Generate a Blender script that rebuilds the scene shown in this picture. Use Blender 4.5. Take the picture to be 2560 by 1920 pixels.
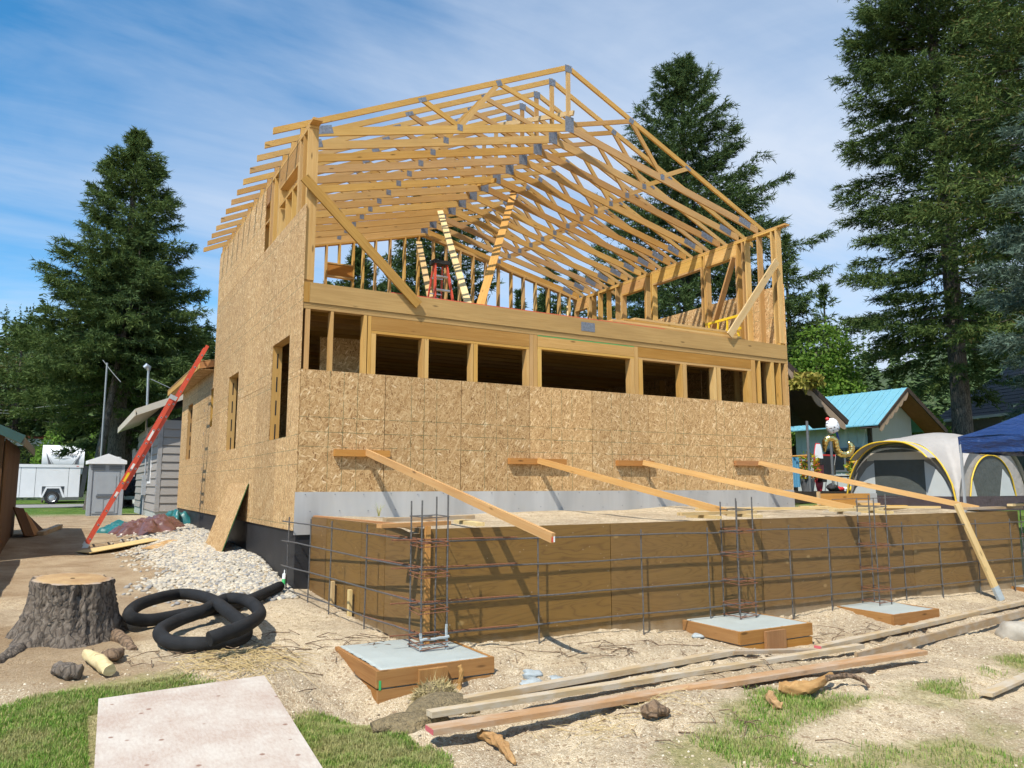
import bpy, math, random
import numpy as np
from mathutils import Vector as V, Matrix
for _o in list(bpy.data.objects): bpy.data.objects.remove(_o)
scene = bpy.context.scene
COL = scene.collection
R = math.radians
random.seed(5); rng = np.random.default_rng(5)

# ---------------------------------------------------------------- camera
CAMP = V((-2.69, -10.43, 1.54)); YAW = R(30.13); PITCH = R(7.57); FPX = 1905.0
cam = bpy.data.objects.new('camera', bpy.data.cameras.new('camera'))
COL.objects.link(cam); scene.camera = cam
cam.location = CAMP; cam.rotation_euler = (R(90) + PITCH, 0, -YAW)
cam.data.sensor_width = 36; cam.data.lens = FPX / 2560 * 36
cam.data.clip_start = 0.05; cam.data.clip_end = 3000
scene.render.resolution_x = 1024; scene.render.resolution_y = 768
FW = V((math.sin(YAW) * math.cos(PITCH), math.cos(YAW) * math.cos(PITCH), math.sin(PITCH)))
RT = V((math.cos(YAW), -math.sin(YAW), 0)); UP = RT.cross(FW)
def ray(u, v): return FW + RT * ((u - 1280) / FPX) + UP * ((960 - v) / FPX)   # survey helper: sight line of a measured point
def at(u, v, d): return CAMP + ray(u, v) * d
def atz(u, v, z): r = ray(u, v); return CAMP + r * ((z - CAMP.z) / r.z)
def atx(u, v, x): r = ray(u, v); return CAMP + r * ((x - CAMP.x) / r.x)
def aty(u, v, y): r = ray(u, v); return CAMP + r * ((y - CAMP.y) / r.y)

# ---------------------------------------------------------------- sun, sky, exposure
SUN = V((-0.57, -0.39, 1.0)).normalized()
sl = bpy.data.lights.new('sun', 'SUN'); sl.energy = 5.0; sl.angle = R(0.53); sl.color = (1.0, 0.945, 0.84)
so = bpy.data.objects.new('sun', sl); COL.objects.link(so)
so.rotation_euler = SUN.to_track_quat('Z', 'Y').to_euler()
w = bpy.data.worlds.new('World'); scene.world = w; w.use_nodes = True
scene.view_settings.view_transform = 'Standard'; scene.view_settings.look = 'None'
scene.view_settings.exposure = 0.27; scene.view_settings.gamma = 1
scene.cycles.max_bounces = 4; scene.cycles.diffuse_bounces = 2; scene.cycles.glossy_bounces = 2
scene.cycles.transparent_max_bounces = 6; scene.cycles.caustics_reflective = False; scene.cycles.caustics_refractive = False
scene.cycles.use_adaptive_sampling = True; scene.cycles.adaptive_threshold = 0.02; scene.cycles.adaptive_min_samples = 10
try: scene.cycles.use_denoising = True
except Exception: pass

def nd(nt, typ, inp=None, **at_):
    n = nt.nodes.new('ShaderNode' + typ)
    for k, v in at_.items(): setattr(n, k, v)
    for k, v in (inp or {}).items():
        s = n.inputs[k]
        if isinstance(v, bpy.types.NodeSocket): nt.links.new(v, s)
        else:
            if isinstance(v, tuple) and len(v) == 3 and s.type == 'RGBA': v = v + (1,)
            s.default_value = v
    return n
def ramp(nt, fac, stops, interp='LINEAR'):
    n = nd(nt, 'ValToRGB', {'Fac': fac}); cr = n.color_ramp; cr.interpolation = interp
    while len(cr.elements) < len(stops): cr.elements.new(0.5)
    for e, (p, c) in zip(cr.elements, stops):
        e.position = p; e.color = (c, c, c, 1) if isinstance(c, (int, float)) else tuple(c) + (1,)
    return n.outputs[0]
def math_(nt, op, a, b=0.0, c=0.0, clamp=False):
    n = nd(nt, 'Math', {0: a, 1: b, 2: c}, operation=op); n.use_clamp = clamp; return n.outputs[0]
def mix(nt, f, a, b, mode='MIX'):
    n = nd(nt, 'Mix', data_type='RGBA', blend_type=mode)
    for i, v in ((0, f), (6, a), (7, b)):
        s = n.inputs[i]
        if isinstance(v, bpy.types.NodeSocket): nt.links.new(v, s)
        else: s.default_value = v if isinstance(v, (int, float)) else tuple(v) + (1,)
    return n.outputs[2]

nt = w.node_tree; nt.nodes.clear()
sky = nd(nt, 'TexSky', sky_type='NISHITA'); sky.sun_disc = False
sky.sun_elevation = math.asin(SUN.z); sky.sun_rotation = math.atan2(SUN.x, SUN.y)
sky.air_density = 1.0; sky.dust_density = 0.3; sky.ozone_density = 3.0; sky.altitude = 600
tc = nd(nt, 'TexCoord').outputs['Generated']
sep = nd(nt, 'SeparateXYZ', {0: tc})
zz = math_(nt, 'MAXIMUM', math_(nt, 'ADD', sep.outputs[2], 0.12), 0.08)
px = math_(nt, 'DIVIDE', sep.outputs[0], zz); py = math_(nt, 'DIVIDE', sep.outputs[1], zz)
pv = nd(nt, 'CombineXYZ', {0: px, 1: py, 2: 0.0}).outputs[0]
mp = nd(nt, 'Mapping', {'Vector': pv, 'Location': (3.1, 1.7, 0), 'Rotation': (0, 0, R(-25)), 'Scale': (0.55, 1.0, 1)}).outputs[0]
n1 = nd(nt, 'TexNoise', {'Vector': mp, 'Scale': 1.1, 'Detail': 7.0, 'Roughness': 0.55, 'Distortion': 0.6}).outputs['Fac']
mp2 = nd(nt, 'Mapping', {'Vector': pv, 'Location': (1.3, -2.2, 4), 'Rotation': (0, 0, R(-35)), 'Scale': (0.35, 1.5, 1)}).outputs[0]
n2 = nd(nt, 'TexNoise', {'Vector': mp2, 'Scale': 2.4, 'Detail': 8.0, 'Roughness': 0.6, 'Distortion': 0.4}).outputs['Fac']
bias = math_(nt, 'MULTIPLY_ADD', sep.outputs[0], 0.22, 0.02)      # the veil of cirrus thickens towards +X
s_ = math_(nt, 'ADD', math_(nt, 'MULTIPLY', n1, 0.72), math_(nt, 'MULTIPLY', n2, 0.28))
cm = ramp(nt, math_(nt, 'ADD', s_, bias), [(0.40, 0.0), (0.57, 0.48), (0.78, 0.92)])
blue = nd(nt, 'HueSaturation', {'Color': sky.outputs[0], 'Hue': 0.49, 'Saturation': 1.3, 'Value': 1.5}).outputs[0]
cl = mix(nt, cm, blue, (5.4, 6.1, 7.2))
bg = nd(nt, 'Background', {'Color': cl, 'Strength': 0.11})
nt.links.new(bg.outputs[0], nd(nt, 'OutputWorld').inputs[0])

# ---------------------------------------------------------------- object helpers
WM = {}
def add(name, me, parent=None, M=None, mat=None, label=None, cat=None, group=None, kind=None):
    o = bpy.data.objects.new(name, me); COL.objects.link(o)
    M = M if M is not None else Matrix.Identity(4)
    o.matrix_basis = M; WM[o.name] = M.copy()
    if parent is not None:
        o.parent = parent; o.matrix_parent_inverse = WM[parent.name].inverted()
    if mat is not None and me is not None and not me.materials: me.materials.append(mat)
    return tag(o, label, cat, group, kind)
def tag(o, label=None, cat=None, group=None, kind=None):
    for k, v in (('label', label), ('category', cat), ('group', group), ('kind', kind)):
        if v: o[k] = v
    return o
def thing(name, loc, label, cat, group=None):
    return add(name, None, None, Matrix.Translation(V(loc)), None, label, cat, group)
def mesh(name, vs, fs, smooth=False):
    me = bpy.data.meshes.new(name); me.from_pydata([tuple(v) for v in vs], [], fs)
    if smooth: me.polygons.foreach_set('use_smooth', [True] * len(me.polygons))
    me.update(); return me
def tri_mesh(name, v, f, smooth=False):
    me = bpy.data.meshes.new(name); v = np.asarray(v, np.float32); f = np.asarray(f, np.int32); k = f.shape[1]
    me.vertices.add(len(v)); me.vertices.foreach_set('co', v.ravel())
    me.loops.add(f.size); me.loops.foreach_set('vertex_index', f.ravel())
    me.polygons.add(len(f)); me.polygons.foreach_set('loop_start', np.arange(0, f.size, k, dtype=np.int32))
    try: me.polygons.foreach_set('loop_total', np.full(len(f), k, np.int32))
    except Exception: pass
    me.polygons.foreach_set('use_smooth', np.full(len(f), smooth))
    me.update(calc_edges=True); return me
BF = [(0, 1, 3, 2), (4, 6, 7, 5), (0, 4, 5, 1), (2, 3, 7, 6), (0, 2, 6, 4), (1, 5, 7, 3)]
def frame(d, up):
    x = V(d).normalized(); u = V(up)
    if abs(x.dot(u.normalized())) > 0.999: u = V((0, 1, 0)) if abs(x.y) < 0.9 else V((1, 0, 0))
    z = (u - x * u.dot(x)).normalized(); y = z.cross(x)
    return x, y, z
_BC = {}
def board(name, p0, p1, w_, t_, mat, parent=None, up=(0, 0, 1), **kw):
    """a straight piece of timber from p0 to p1: w_ deep along up, t_ thick across; its own object"""
    p0, p1 = V(p0), V(p1); L = (p1 - p0).length; x, y, z = frame(p1 - p0, up)
    key = (round(L, 3), round(w_, 3), round(t_, 3), mat.name)
    if key not in _BC:
        me = mesh(name, [(sx * L / 2, sy * t_ / 2, sz * w_ / 2) for sx in (-1, 1) for sy in (-1, 1) for sz in (-1, 1)], BF)
        me.materials.append(mat); _BC[key] = me
    M = Matrix.Translation((p0 + p1) / 2) @ Matrix((x, y, z)).transposed().to_4x4()
    return add(name, _BC[key], parent, M, None, **kw)
def boxo(name, lo, hi, mat, parent=None, **kw):
    """axis-aligned box object between two corners; long side becomes local X"""
    lo, hi = V(lo), V(hi); s = hi - lo; c = (lo + hi) / 2
    i = max(range(3), key=lambda k: s[k]); e = V((0, 0, 0)); e[i] = s[i] / 2
    if i == 2: return board(name, c - e, c + e, s.y, s.x, mat, parent, (0, 1, 0), **kw)
    return board(name, c - e, c + e, s.z, s.y if i == 0 else s.x, mat, parent, (0, 0, 1), **kw)
class MB:
    def __init__(s): s.v = []; s.f = []
    def raw(s, vs, fs):
        k = len(s.v); s.v += [V(v) for v in vs]; s.f += [tuple(i + k for i in f) for f in fs]; return s
    def box(s, lo, hi):
        lo, hi = V(lo), V(hi)
        return s.raw([(x, y, z) for x in (lo.x, hi.x) for y in (lo.y, hi.y) for z in (lo.z, hi.z)], BF)
    def beam(s, p0, p1, w_, t_, up=(0, 0, 1), w2=None, t2=None):
        p0, p1 = V(p0), V(p1); x, y, z = frame(p1 - p0, up); w2 = w2 or w_; t2 = t2 or t_
        return s.raw([p + y * (sy * tt / 2) + z * (sz * ww / 2) for p, ww, tt in ((p0, w_, t_), (p1, w2, t2)) for sy in (-1, 1) for sz in (-1, 1)], BF)
    def tube(s, pts, r, n=8, caps=True, close=False):
        pts = [V(p) for p in pts]; m = len(pts); rs = r if isinstance(r, (list, tuple)) else [r] * m
        vs = []; prev = None
        for i, p in enumerate(pts):
            a = pts[(i - 1) % m] if (i or close) else p; b = pts[(i + 1) % m] if (i < m - 1 or close) else p
            d = (b - a).normalized()
            if prev is None: u = V((0, 0, 1)) if abs(d.z) < 0.9 else V((1, 0, 0))
            else: u = prev
            u = (u - d * u.dot(d)).normalized(); prev = u; q = d.cross(u)
            vs += [p + (u * math.cos(2 * math.pi * k / n) + q * math.sin(2 * math.pi * k / n)) * rs[i] for k in range(n)]
        fs = [(i * n + k, i * n + (k + 1) % n, ((i + 1) % m) * n + (k + 1) % n, ((i + 1) % m) * n + k) for i in range(m if close else m - 1) for k in range(n)]
        if caps and not close: fs += [tuple(range(n - 1, -1, -1)), tuple((m - 1) * n + k for k in range(n))]
        return s.raw(vs, fs)
    def prism(s, poly, d):
        n = len(poly); d = V(d); poly = [V(p) for p in poly]
        return s.raw(poly + [p + d for p in poly], [tuple(range(n - 1, -1, -1)), tuple(range(n, 2 * n))] + [(i, (i + 1) % n, n + (i + 1) % n, n + i) for i in range(n)])
    def lathe(s, prof, n=24, c=(0, 0, 0), ax=(0, 0, 1)):
        x, y, z = frame(ax, (0, 0, 1) if abs(V(ax).normalized().z) < 0.9 else (1, 0, 0)); c = V(c); m = len(prof)
        vs = [c + x * h + (y * math.cos(2 * math.pi * k / n) + z * math.sin(2 * math.pi * k / n)) * r_ for r_, h in prof for k in range(n)]
        fs = [(i * n + k, i * n + (k + 1) % n, (i + 1) * n + (k + 1) % n, (i + 1) * n + k) for i in range(m - 1) for k in range(n)]
        return s.raw(vs, fs + [tuple(range(n - 1, -1, -1)), tuple((m - 1) * n + k for k in range(n))])
    def build(s, name, mat, parent=None, smooth=False, M=None, **kw):
        vs = s.v
        if M is not None: Mi = M.inverted(); vs = [Mi @ v for v in vs]
        else:
            c = sum(vs, V()) / len(vs); M = Matrix.Translation(c); vs = [v - c for v in vs]
        me = mesh(name, vs, s.f, smooth)
        if smooth:
            try: me.set_sharp_from_angle(angle=R(40))
            except Exception: pass
        return add(name, me, parent, M, mat, **kw)
def cat_rom(pts, n=8, close=False):
    pts = [V(p) for p in pts]; m = len(pts); out = []
    for i in range(m if close else m - 1):
        g = (lambda k: pts[k % m]) if close else (lambda k: pts[max(0, min(m - 1, k))])
        a, b, c, d = g(i - 1), g(i), g(i + 1), g(i + 2)
        for j in range(n):
            t = j / n
            out.append(0.5 * ((2 * b) + (c - a) * t + (2 * a - 5 * b + 4 * c - d) * t * t + (3 * b - a - 3 * c + d) * t ** 3))
    if not close: out.append(pts[-1])
    return out

# ---------------------------------------------------------------- materials
def newmat(name):
    m = bpy.data.materials.new(name); m.use_nodes = True; t = m.node_tree; t.nodes.clear()
    b = nd(t, 'BsdfPrincipled'); t.links.new(b.outputs[0], nd(t, 'OutputMaterial').inputs[0])
    return m, t, b
def put(t, b, col=None, rough=None, bump=None, bs=0.3, bd=0.01, **kw):
    if col is not None:
        if isinstance(col, bpy.types.NodeSocket): t.links.new(col, b.inputs['Base Color'])
        else: b.inputs['Base Color'].default_value = tuple(col) + (1,)
    if rough is not None:
        if isinstance(rough, bpy.types.NodeSocket): t.links.new(rough, b.inputs['Roughness'])
        else: b.inputs['Roughness'].default_value = rough
    if bump is not None:
        n = nd(t, 'Bump', {'Height': bump, 'Strength': bs, 'Distance': bd}); t.links.new(n.outputs[0], b.inputs['Normal'])
    for k, v in kw.items(): b.inputs[k.replace('_', ' ')].default_value = v
def ocoord(t, spread=40.0):
    oi = nd(t, 'ObjectInfo'); rv = nd(t, 'VectorMath', {0: (spread, spread * .7, spread * .4)}, operation='SCALE'); t.links.new(oi.outputs['Random'], rv.inputs['Scale'])
    return nd(t, 'VectorMath', {0: nd(t, 'TexCoord').outputs['Object'], 1: rv.outputs[0]}, operation='ADD').outputs[0], oi.outputs['Random']
def mapp(t, v, sc=(1, 1, 1), rot=(0, 0, 0), loc=(0, 0, 0)):
    return nd(t, 'Mapping', {'Vector': v, 'Scale': sc, 'Rotation': rot, 'Location': loc}).outputs[0]
def noise(t, v, s, d=3.0, ro=0.5, di=0.0): return nd(t, 'TexNoise', {'Vector': v, 'Scale': s, 'Detail': d, 'Roughness': ro, 'Distortion': di}).outputs['Fac']
def vary(t, col, rnd, v0=0.85, v1=1.12, hue=0.012, sat=0.1):
    return nd(t, 'HueSaturation', {'Color': col, 'Value': nd(t, 'MapRange', {0: rnd, 3: v0, 4: v1}).outputs[0],
        'Hue': nd(t, 'MapRange', {0: nd(t, 'Math', {0: rnd, 1: 7.13}, operation='MULTIPLY').outputs[0], 2: 7.13, 3: 0.5 - hue, 4: 0.5 + hue}).outputs[0],
        'Saturation': nd(t, 'MapRange', {0: math_(t, 'FRACT', math_(t, 'MULTIPLY', rnd, 13.7)), 3: 1 - sat, 4: 1 + sat}).outputs[0]}).outputs[0]

def lumber(name, ca, cb, rough=0.75, weather=0.0, gain=(0.86, 1.1)):
    m, t, b = newmat(name); v, rn = ocoord(t)
    g = noise(t, mapp(t, v, (0.7, 16, 16)), 2.2, 5, 0.6, 0.8)
    g2 = noise(t, mapp(t, v, (0.5, 2.5, 2.5)), 2.0, 3)
    col = mix(t, ramp(t, g, [(0.3, 0.0), (0.7, 1.0)]), ca, cb)
    col = mix(t, ramp(t, g2, [(0.35, 0.0), (0.75, 0.45)]), col, tuple(c * 0.72 for c in ca))
    kn = nd(t, 'TexVoronoi', {'Vector': mapp(t, v, (1.6, 6, 6)), 'Scale': 1.0, 'Randomness': 1.0}).outputs['Distance']
    col = mix(t, ramp(t, kn, [(0.05, 0.85), (0.11, 0.0)]), col, tuple(c * 0.33 for c in ca))
    if weather:
        wn = noise(t, mapp(t, v, (1.2, 3, 3)), 2.5, 6, 0.65)
        col = mix(t, ramp(t, wn, [(0.42, 0.0), (0.62, weather)]), col, (0.46, 0.41, 0.34))
    put(t, b, vary(t, col, rn, *gain, 0.006, 0.08), rough, g, 0.12, 0.004); b.inputs['Specular IOR Level'].default_value = 0.25
    return m
M_stud = lumber('stud_wood', (0.51, 0.29, 0.085), (0.62, 0.385, 0.14))
M_truss = lumber('truss_wood', (0.47, 0.265, 0.085), (0.555, 0.34, 0.125))
M_rim = lumber('rim_wood', (0.36, 0.195, 0.056), (0.455, 0.27, 0.09), gain=(0.92, 1.05))
M_header = lumber('header_wood', (0.335, 0.17, 0.05), (0.42, 0.235, 0.08), gain=(0.92, 1.05))
M_brace = lumber('brace_wood', (0.56, 0.29, 0.08), (0.65, 0.39, 0.135))
M_orange = lumber('cleat_wood', (0.42, 0.19, 0.055), (0.5, 0.25, 0.08))
M_padform = lumber('footing_form_wood', (0.30, 0.135, 0.04), (0.40, 0.2, 0.065))
M_weather = lumber('weathered_wood', (0.38, 0.26, 0.14), (0.48, 0.355, 0.21), weather=0.7)
M_wet = lumber('reddish_wood', (0.36, 0.18, 0.075), (0.45, 0.255, 0.12), weather=0.4)
M_stake = lumber('stake_wood', (0.58, 0.40, 0.17), (0.66, 0.5, 0.26))
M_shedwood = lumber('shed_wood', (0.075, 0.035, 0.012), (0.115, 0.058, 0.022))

def osb(name, gain=1.0, lines=True, fine=1.0):
    m, t, b = newmat(name); v, rn = ocoord(t); lay = None
    pal = [(0.02, (0.20, 0.10, 0.035)), (0.24, (0.39, 0.225, 0.09)), (0.58, (0.52, 0.33, 0.15)), (0.82, (0.62, 0.425, 0.215)), (1.0, (0.80, 0.64, 0.42))]
    wob_ = nd(t, 'VectorMath', {0: v, 1: nd(t, 'VectorMath', {0: nd(t, 'TexNoise', {'Vector': v, 'Scale': 7.0, 'Detail': 2.0}).outputs['Color'], 1: (.022, .022, .022)}, operation='MULTIPLY').outputs[0]}, operation='ADD').outputs[0]
    for k, (an, sc) in enumerate(((24, (20, 9, 84)), (-62, (18, 9, 68)), (80, (23, 9, 88)), (-20, (14, 9, 50)), (58, (13, 9, 46)))):
        v1 = mapp(t, wob_, (1, 1, 1), (0, R(an), 0)); vv = mapp(t, v1, tuple(s * fine for s in sc), (0, 0, 0), (k * 3.3, k, k * 7.7))
        vo = nd(t, 'TexVoronoi', {'Vector': vv, 'Scale': 0.9, 'Randomness': 1.0}, distance='CHEBYCHEV')
        gr = noise(t, mapp(t, v1, tuple(s * 2.5 for s in sc)), 1.3, 2)
        c_ = nd(t, 'SeparateColor', {0: vo.outputs['Color']})
        val = math_(t, 'ADD', math_(t, 'MULTIPLY', c_.outputs[0], 0.75 if k < 3 else 0.55), math_(t, 'MULTIPLY_ADD', gr, 0.3, 0.0 if k < 3 else 0.24))
        edge_ = ramp(t, vo.outputs['Distance'], [(0.30, 0.0), (0.5, 1.0)]); val = math_(t, 'SUBTRACT', val, math_(t, 'MULTIPLY', edge_, 0.16))
        if lay is None: lay, hgt = val, c_.outputs[1]
        else:
            msk = ramp(t, c_.outputs[1], [(0.60 if k < 3 else 0.76, 0.0), (0.615 if k < 3 else 0.775, 1.0)]); hh = nd(t, 'Mix', {0: msk, 2: hgt, 3: c_.outputs[2]}).outputs[0]
            lay = nd(t, 'Mix', {0: msk, 2: lay, 3: val}).outputs[0]; hgt = hh
    col = ramp(t, lay, pal)
    if lines:   # the green nailing guide printed on the sheets: 16, 24, 32 and 48 inch marks
        sp = nd(t, 'SeparateXYZ', {0: nd(t, 'TexCoord').outputs['Object']}); ml = None
        wob = math_(t, 'MULTIPLY', math_(t, 'SUBTRACT', noise(t, v, 1.5, 1), 0.5), 0.012)
        for ax in (0, 2):
            for off in (0.0, 0.203, -0.203):
                f_ = math_(t, 'PINGPONG', math_(t, 'ADD', math_(t, 'ADD', sp.outputs[ax], off), wob), 0.61 if off == 0.0 else 0.61)
                l_ = math_(t, 'LESS_THAN', f_, 0.0042); ml = l_ if ml is None else math_(t, 'MAXIMUM', ml, l_)
        brk = ramp(t, noise(t, v, 9, 3), [(0.36, 0.0), (0.5, 0.85)])
        col = mix(t, math_(t, 'MULTIPLY', ml, brk), col, (0.11, 0.13, 0.06))
    hs = nd(t, 'HueSaturation', {'Color': col, 'Value': nd(t, 'MapRange', {0: rn, 3: 0.9 * gain, 4: 1.1 * gain}).outputs[0]}).outputs[0]
    put(t, b, hs, 0.72, hgt, 0.45, 0.004); b.inputs['Specular IOR Level'].default_value = 0.3
    return m
M_osb = osb('osb_sheet'); M_osbp = osb('osb_plain', lines=False)

def simple(name, c, rough=0.6, metal=0.0, nscale=6.0, amt=0.15, bump=0.0, bsc=None, spec=None, stretch=(1, 1, 1), bd=0.01, **kw):
    m, t, b = newmat(name); v, rn = ocoord(t, 17)
    n_ = noise(t, mapp(t, v, stretch), nscale, 5, 0.6)
    col = mix(t, ramp(t, n_, [(0.25, 0.0), (0.75, 1.0)]), tuple(x * (1 - amt) for x in c), tuple(min(1, x * (1 + amt)) for x in c))
    put(t, b, col, rough, noise(t, mapp(t, v, stretch), bsc or nscale * 4, 4) if bump else None, bump, bd, Metallic=metal, **kw)
    if spec is not None: b.inputs['Specular IOR Level'].default_value = spec
    return m
M_gusset = simple('gusset_steel', (0.22, 0.235, 0.265), 0.5, 0.6, 30, 0.35, 0.6, 90)
M_flash = None
M_black = simple('black_waterproofing', (0.018, 0.018, 0.02), 0.55, 0, 3, 0.4, 0.25, 40)
M_rebar = simple('rebar_steel', (0.14, 0.132, 0.125), 0.5, 0.45, 40, 0.35, 0.5, 160)
M_rust = simple('rusty_rebar', (0.22, 0.09, 0.045), 0.85, 0.2, 60, 0.4, 0.5, 160)
M_conc = simple('wet_concrete', (0.37, 0.40, 0.375), 0.62, 0, 2.5, 0.1, 0.25, 30)
M_splat = simple('spilled_concrete', (0.33, 0.365, 0.37), 0.85, 0, 14, 0.2, 0.8, 40)
M_dark = simple('dark_void', (0.02, 0.018, 0.016), 0.9)
M_white = simple('white_paint', (0.78, 0.79, 0.8), 0.35, 0, 2, 0.05)
M_whitep = simple('white_plastic', (0.8, 0.8, 0.79), 0.5, 0, 3, 0.05)
M_greyp = simple('grey_plastic', (0.33, 0.35, 0.37), 0.5, 0, 3, 0.08)
M_greyd = simple('dark_grey_plastic', (0.13, 0.14, 0.15), 0.6, 0, 3, 0.08)
M_ladder = simple('red_fibreglass', (0.58, 0.075, 0.035), 0.45, 0, 9, 0.12)
M_alu = simple('aluminium', (0.6, 0.61, 0.62), 0.38, 0.9, 12, 0.1)
M_rubber = simple('black_rubber', (0.02, 0.02, 0.02), 0.8, 0, 20, 0.3)
M_hose = simple('black_drain_pipe', (0.017, 0.0172, 0.018), 0.8, 0, 5, 0.5, 0.6, 150, spec=0.25)
M_floor = simple('floor_sheathing', (0.45, 0.30, 0.14), 0.8, 0, 4, 0.12)
M_yellow = simple('yellow_paint', (0.75, 0.5, 0.02), 0.45)
M_clabel = simple('label_paper', (0.7, 0.7, 0.68), 0.6); M_green = simple('green_mark', (0.05, 0.42, 0.12), 0.6); M_pink = simple('pink_paint', (0.62, 0.13, 0.14), 0.7)
M_redmk = simple('red_mark', (0.6, 0.08, 0.04), 0.6)
def metal_sheet(name):
    m, t, b = newmat(name); v, rn = ocoord(t)
    st = noise(t, mapp(t, v, (1.1, 1, 0.12)), 1.4, 4, 0.6, 0.6); gr = noise(t, mapp(t, v, (30, 1, 0.8)), 2, 2)
    col = mix(t, ramp(t, st, [(0.3, 0.0), (0.7, 1.0)]), (0.40, 0.39, 0.375), (0.57, 0.56, 0.545))
    put(t, b, col, ramp(t, gr, [(0.2, 0.38), (0.8, 0.55)]), noise(t, mapp(t, v, (2.0, 1, 1.2)), 1.0, 2), 0.5, 0.03, Metallic=0.35); return m
M_flash = metal_sheet('galvanised_sheet')
def plyform():
    m, t, b = newmat('stained_form_plywood'); v, rn = ocoord(t, 23)
    n0 = noise(t, mapp(t, v, (.4, 1, 2.6)), 1.7, 2.5, .45, .5); wv = math_(t, 'MULTIPLY', math_(t, 'PINGPONG', math_(t, 'MULTIPLY', n0, 17.0), 0.5), 2.0)
    fg = noise(t, mapp(t, v, (3, 3, 60)), 2, 4); bl = noise(t, v, 1.6, 4, 0.6)
    col = mix(t, ramp(t, wv, [(0.0, 0.0), (0.3, 0.75), (1.0, 1.0)]), (0.128, 0.066, 0.016), (0.195, 0.106, 0.026))
    col = mix(t, ramp(t, bl, [(0.35, 0.0), (0.75, 0.55)]), col, (0.215, 0.116, 0.033))
    col = mix(t, ramp(t, fg, [(0.4, 0.0), (0.8, 0.25)]), col, (0.10, 0.055, 0.016))
    kn = nd(t, 'TexVoronoi', {'Vector': mapp(t, v, (2.2, 1, 3.4)), 'Scale': 1.0}).outputs['Distance']; col = mix(t, ramp(t, kn, [(.05, .7), (.1, 0.)]), col, (.34, .22, .085))
    zl_ = nd(t, 'SeparateXYZ', {0: nd(t, 'TexCoord').outputs['Object']}).outputs[2]; dust = math_(t, 'ADD', zl_, math_(t, 'MULTIPLY', noise(t, v, 6, 5, .7), .22)); col = mix(t, ramp(t, math_(t, 'ADD', dust, 0.5), [(.07, .55), (.22, 0.)]), col, (.38, .3, .2))
    sp = nd(t, 'TexVoronoi', {'Vector': v, 'Scale': 9.0}).outputs['Distance']
    col = mix(t, ramp(t, sp, [(0.035, 0.8), (0.06, 0.0)]), col, (0.42, 0.34, 0.24))
    put(t, b, vary(t, col, rn, 0.92, 1.08, 0.003, 0.04), 0.55, fg, 0.1, 0.004); return m
M_form = plyform()
def islands(name, stops, rough=0.85, trans=0.0, spec=0.2, nz=0.0):
    m, t, b = newmat(name); g = nd(t, 'NewGeometry')
    col = ramp(t, g.outputs['Random Per Island'], stops)
    if nz: col = mix(t, math_(t, 'MULTIPLY', noise(t, nd(t, 'TexCoord').outputs['Object'], nz, 3), 0.7), col, tuple(c * 0.55 for c in stops[0][1]))
    put(t, b, col, rough); b.inputs['Specular IOR Level'].default_value = spec
    if trans:
        tr = nd(t, 'BsdfTranslucent', {'Color': col}); ms = nd(t, 'MixShader', {0: trans, 1: b.outputs[0], 2: tr.outputs[0]})
        t.links.new(ms.outputs[0], [n for n in t.nodes if n.type == 'OUTPUT_MATERIAL'][0].inputs[0])
    return m
def sheet(name, c, xd, zd, w_, h_, t_, mat, parent=None, **kw):
    c, xd = V(c), V(xd).normalized()
    return board(name, c - xd * w_ / 2, c + xd * w_ / 2, h_, t_, mat, parent, zd, **kw)

# ---------------------------------------------------------------- the ground
KY = [-30, -9, -6.5, -5, -4.2, -3.4, 0, 4, 9, 14, 20, 30, 60, 2000]
KZ = [-.3, -.24, -.22, -.2, -.14, -.02, .1, .2, .42, .5, .48, .42, .42, .42]
def sm(x, a, b): t = np.clip((x - a) / (b - a), 0, 1); return t * t * (3 - 2 * t)
_wr = np.random.default_rng(11)
_WAVES = [(k, th, ph, 1 / k ** 1.15) for k in np.geomspace(0.9, 16, 22) for th, ph in [(_wr.uniform(0, 6.28), _wr.uniform(0, 6.28)) for _ in range(2)]]
_FINE = [(k, math.cos(th), math.sin(th), ph) for k, th, ph in [(_wr.uniform(22, 48), _wr.uniform(0, 6.28), _wr.uniform(0, 6.28)) for _ in range(7)]]
_WA = np.array(_WAVES)
def bumps(x, y):
    if np.size(x) < 400:
        k, th, ph, a = _WA.T; x_, y_ = np.asarray(x)[..., None], np.asarray(y)[..., None]; c, s_2 = np.cos(th), np.sin(th)
        return (a * np.sin(k * (x_ * c + y_ * s_2) + ph + 0.7 * np.sin(0.6 * k * (x_ * s_2 - y_ * c)))).sum(-1)
    s = 0 * x
    for k, th, ph, a in _WAVES: s = s + a * np.sin(k * (x * math.cos(th) + y * math.sin(th)) + ph + 0.7 * np.sin(0.6 * k * (x * math.sin(th) - y * math.cos(th))))
    return s
MOUNDS = [(0.15, -4.75, .4, .2, .05), (-0.25, -5.0, .3, .3, .05), (-.1, -4.55, .8, .3, -.2), (-.6, -3.85, .3, .75, -.13), (4.1, -4.55, .6, .2, -.07), (1.6, -4.35, .8, .4, .09), (2.9, -4.5, .7, .3, .06), (0.9, -6.6, 1.3, .8, .09), (1.6, -5.75, .35, .25, .09),
          (5.6, -4.5, .6, .3, .07), (8.4, -4.4, 1.0, .5, .06), (-2.5, -1.5, .9, .8, .02), (6.2, -5.0, .9, .3, .05), (-1.2, -3.2, 1.0, .4, .05), (-0.3, 0.5, .6, 1.6, .07)]
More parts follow.
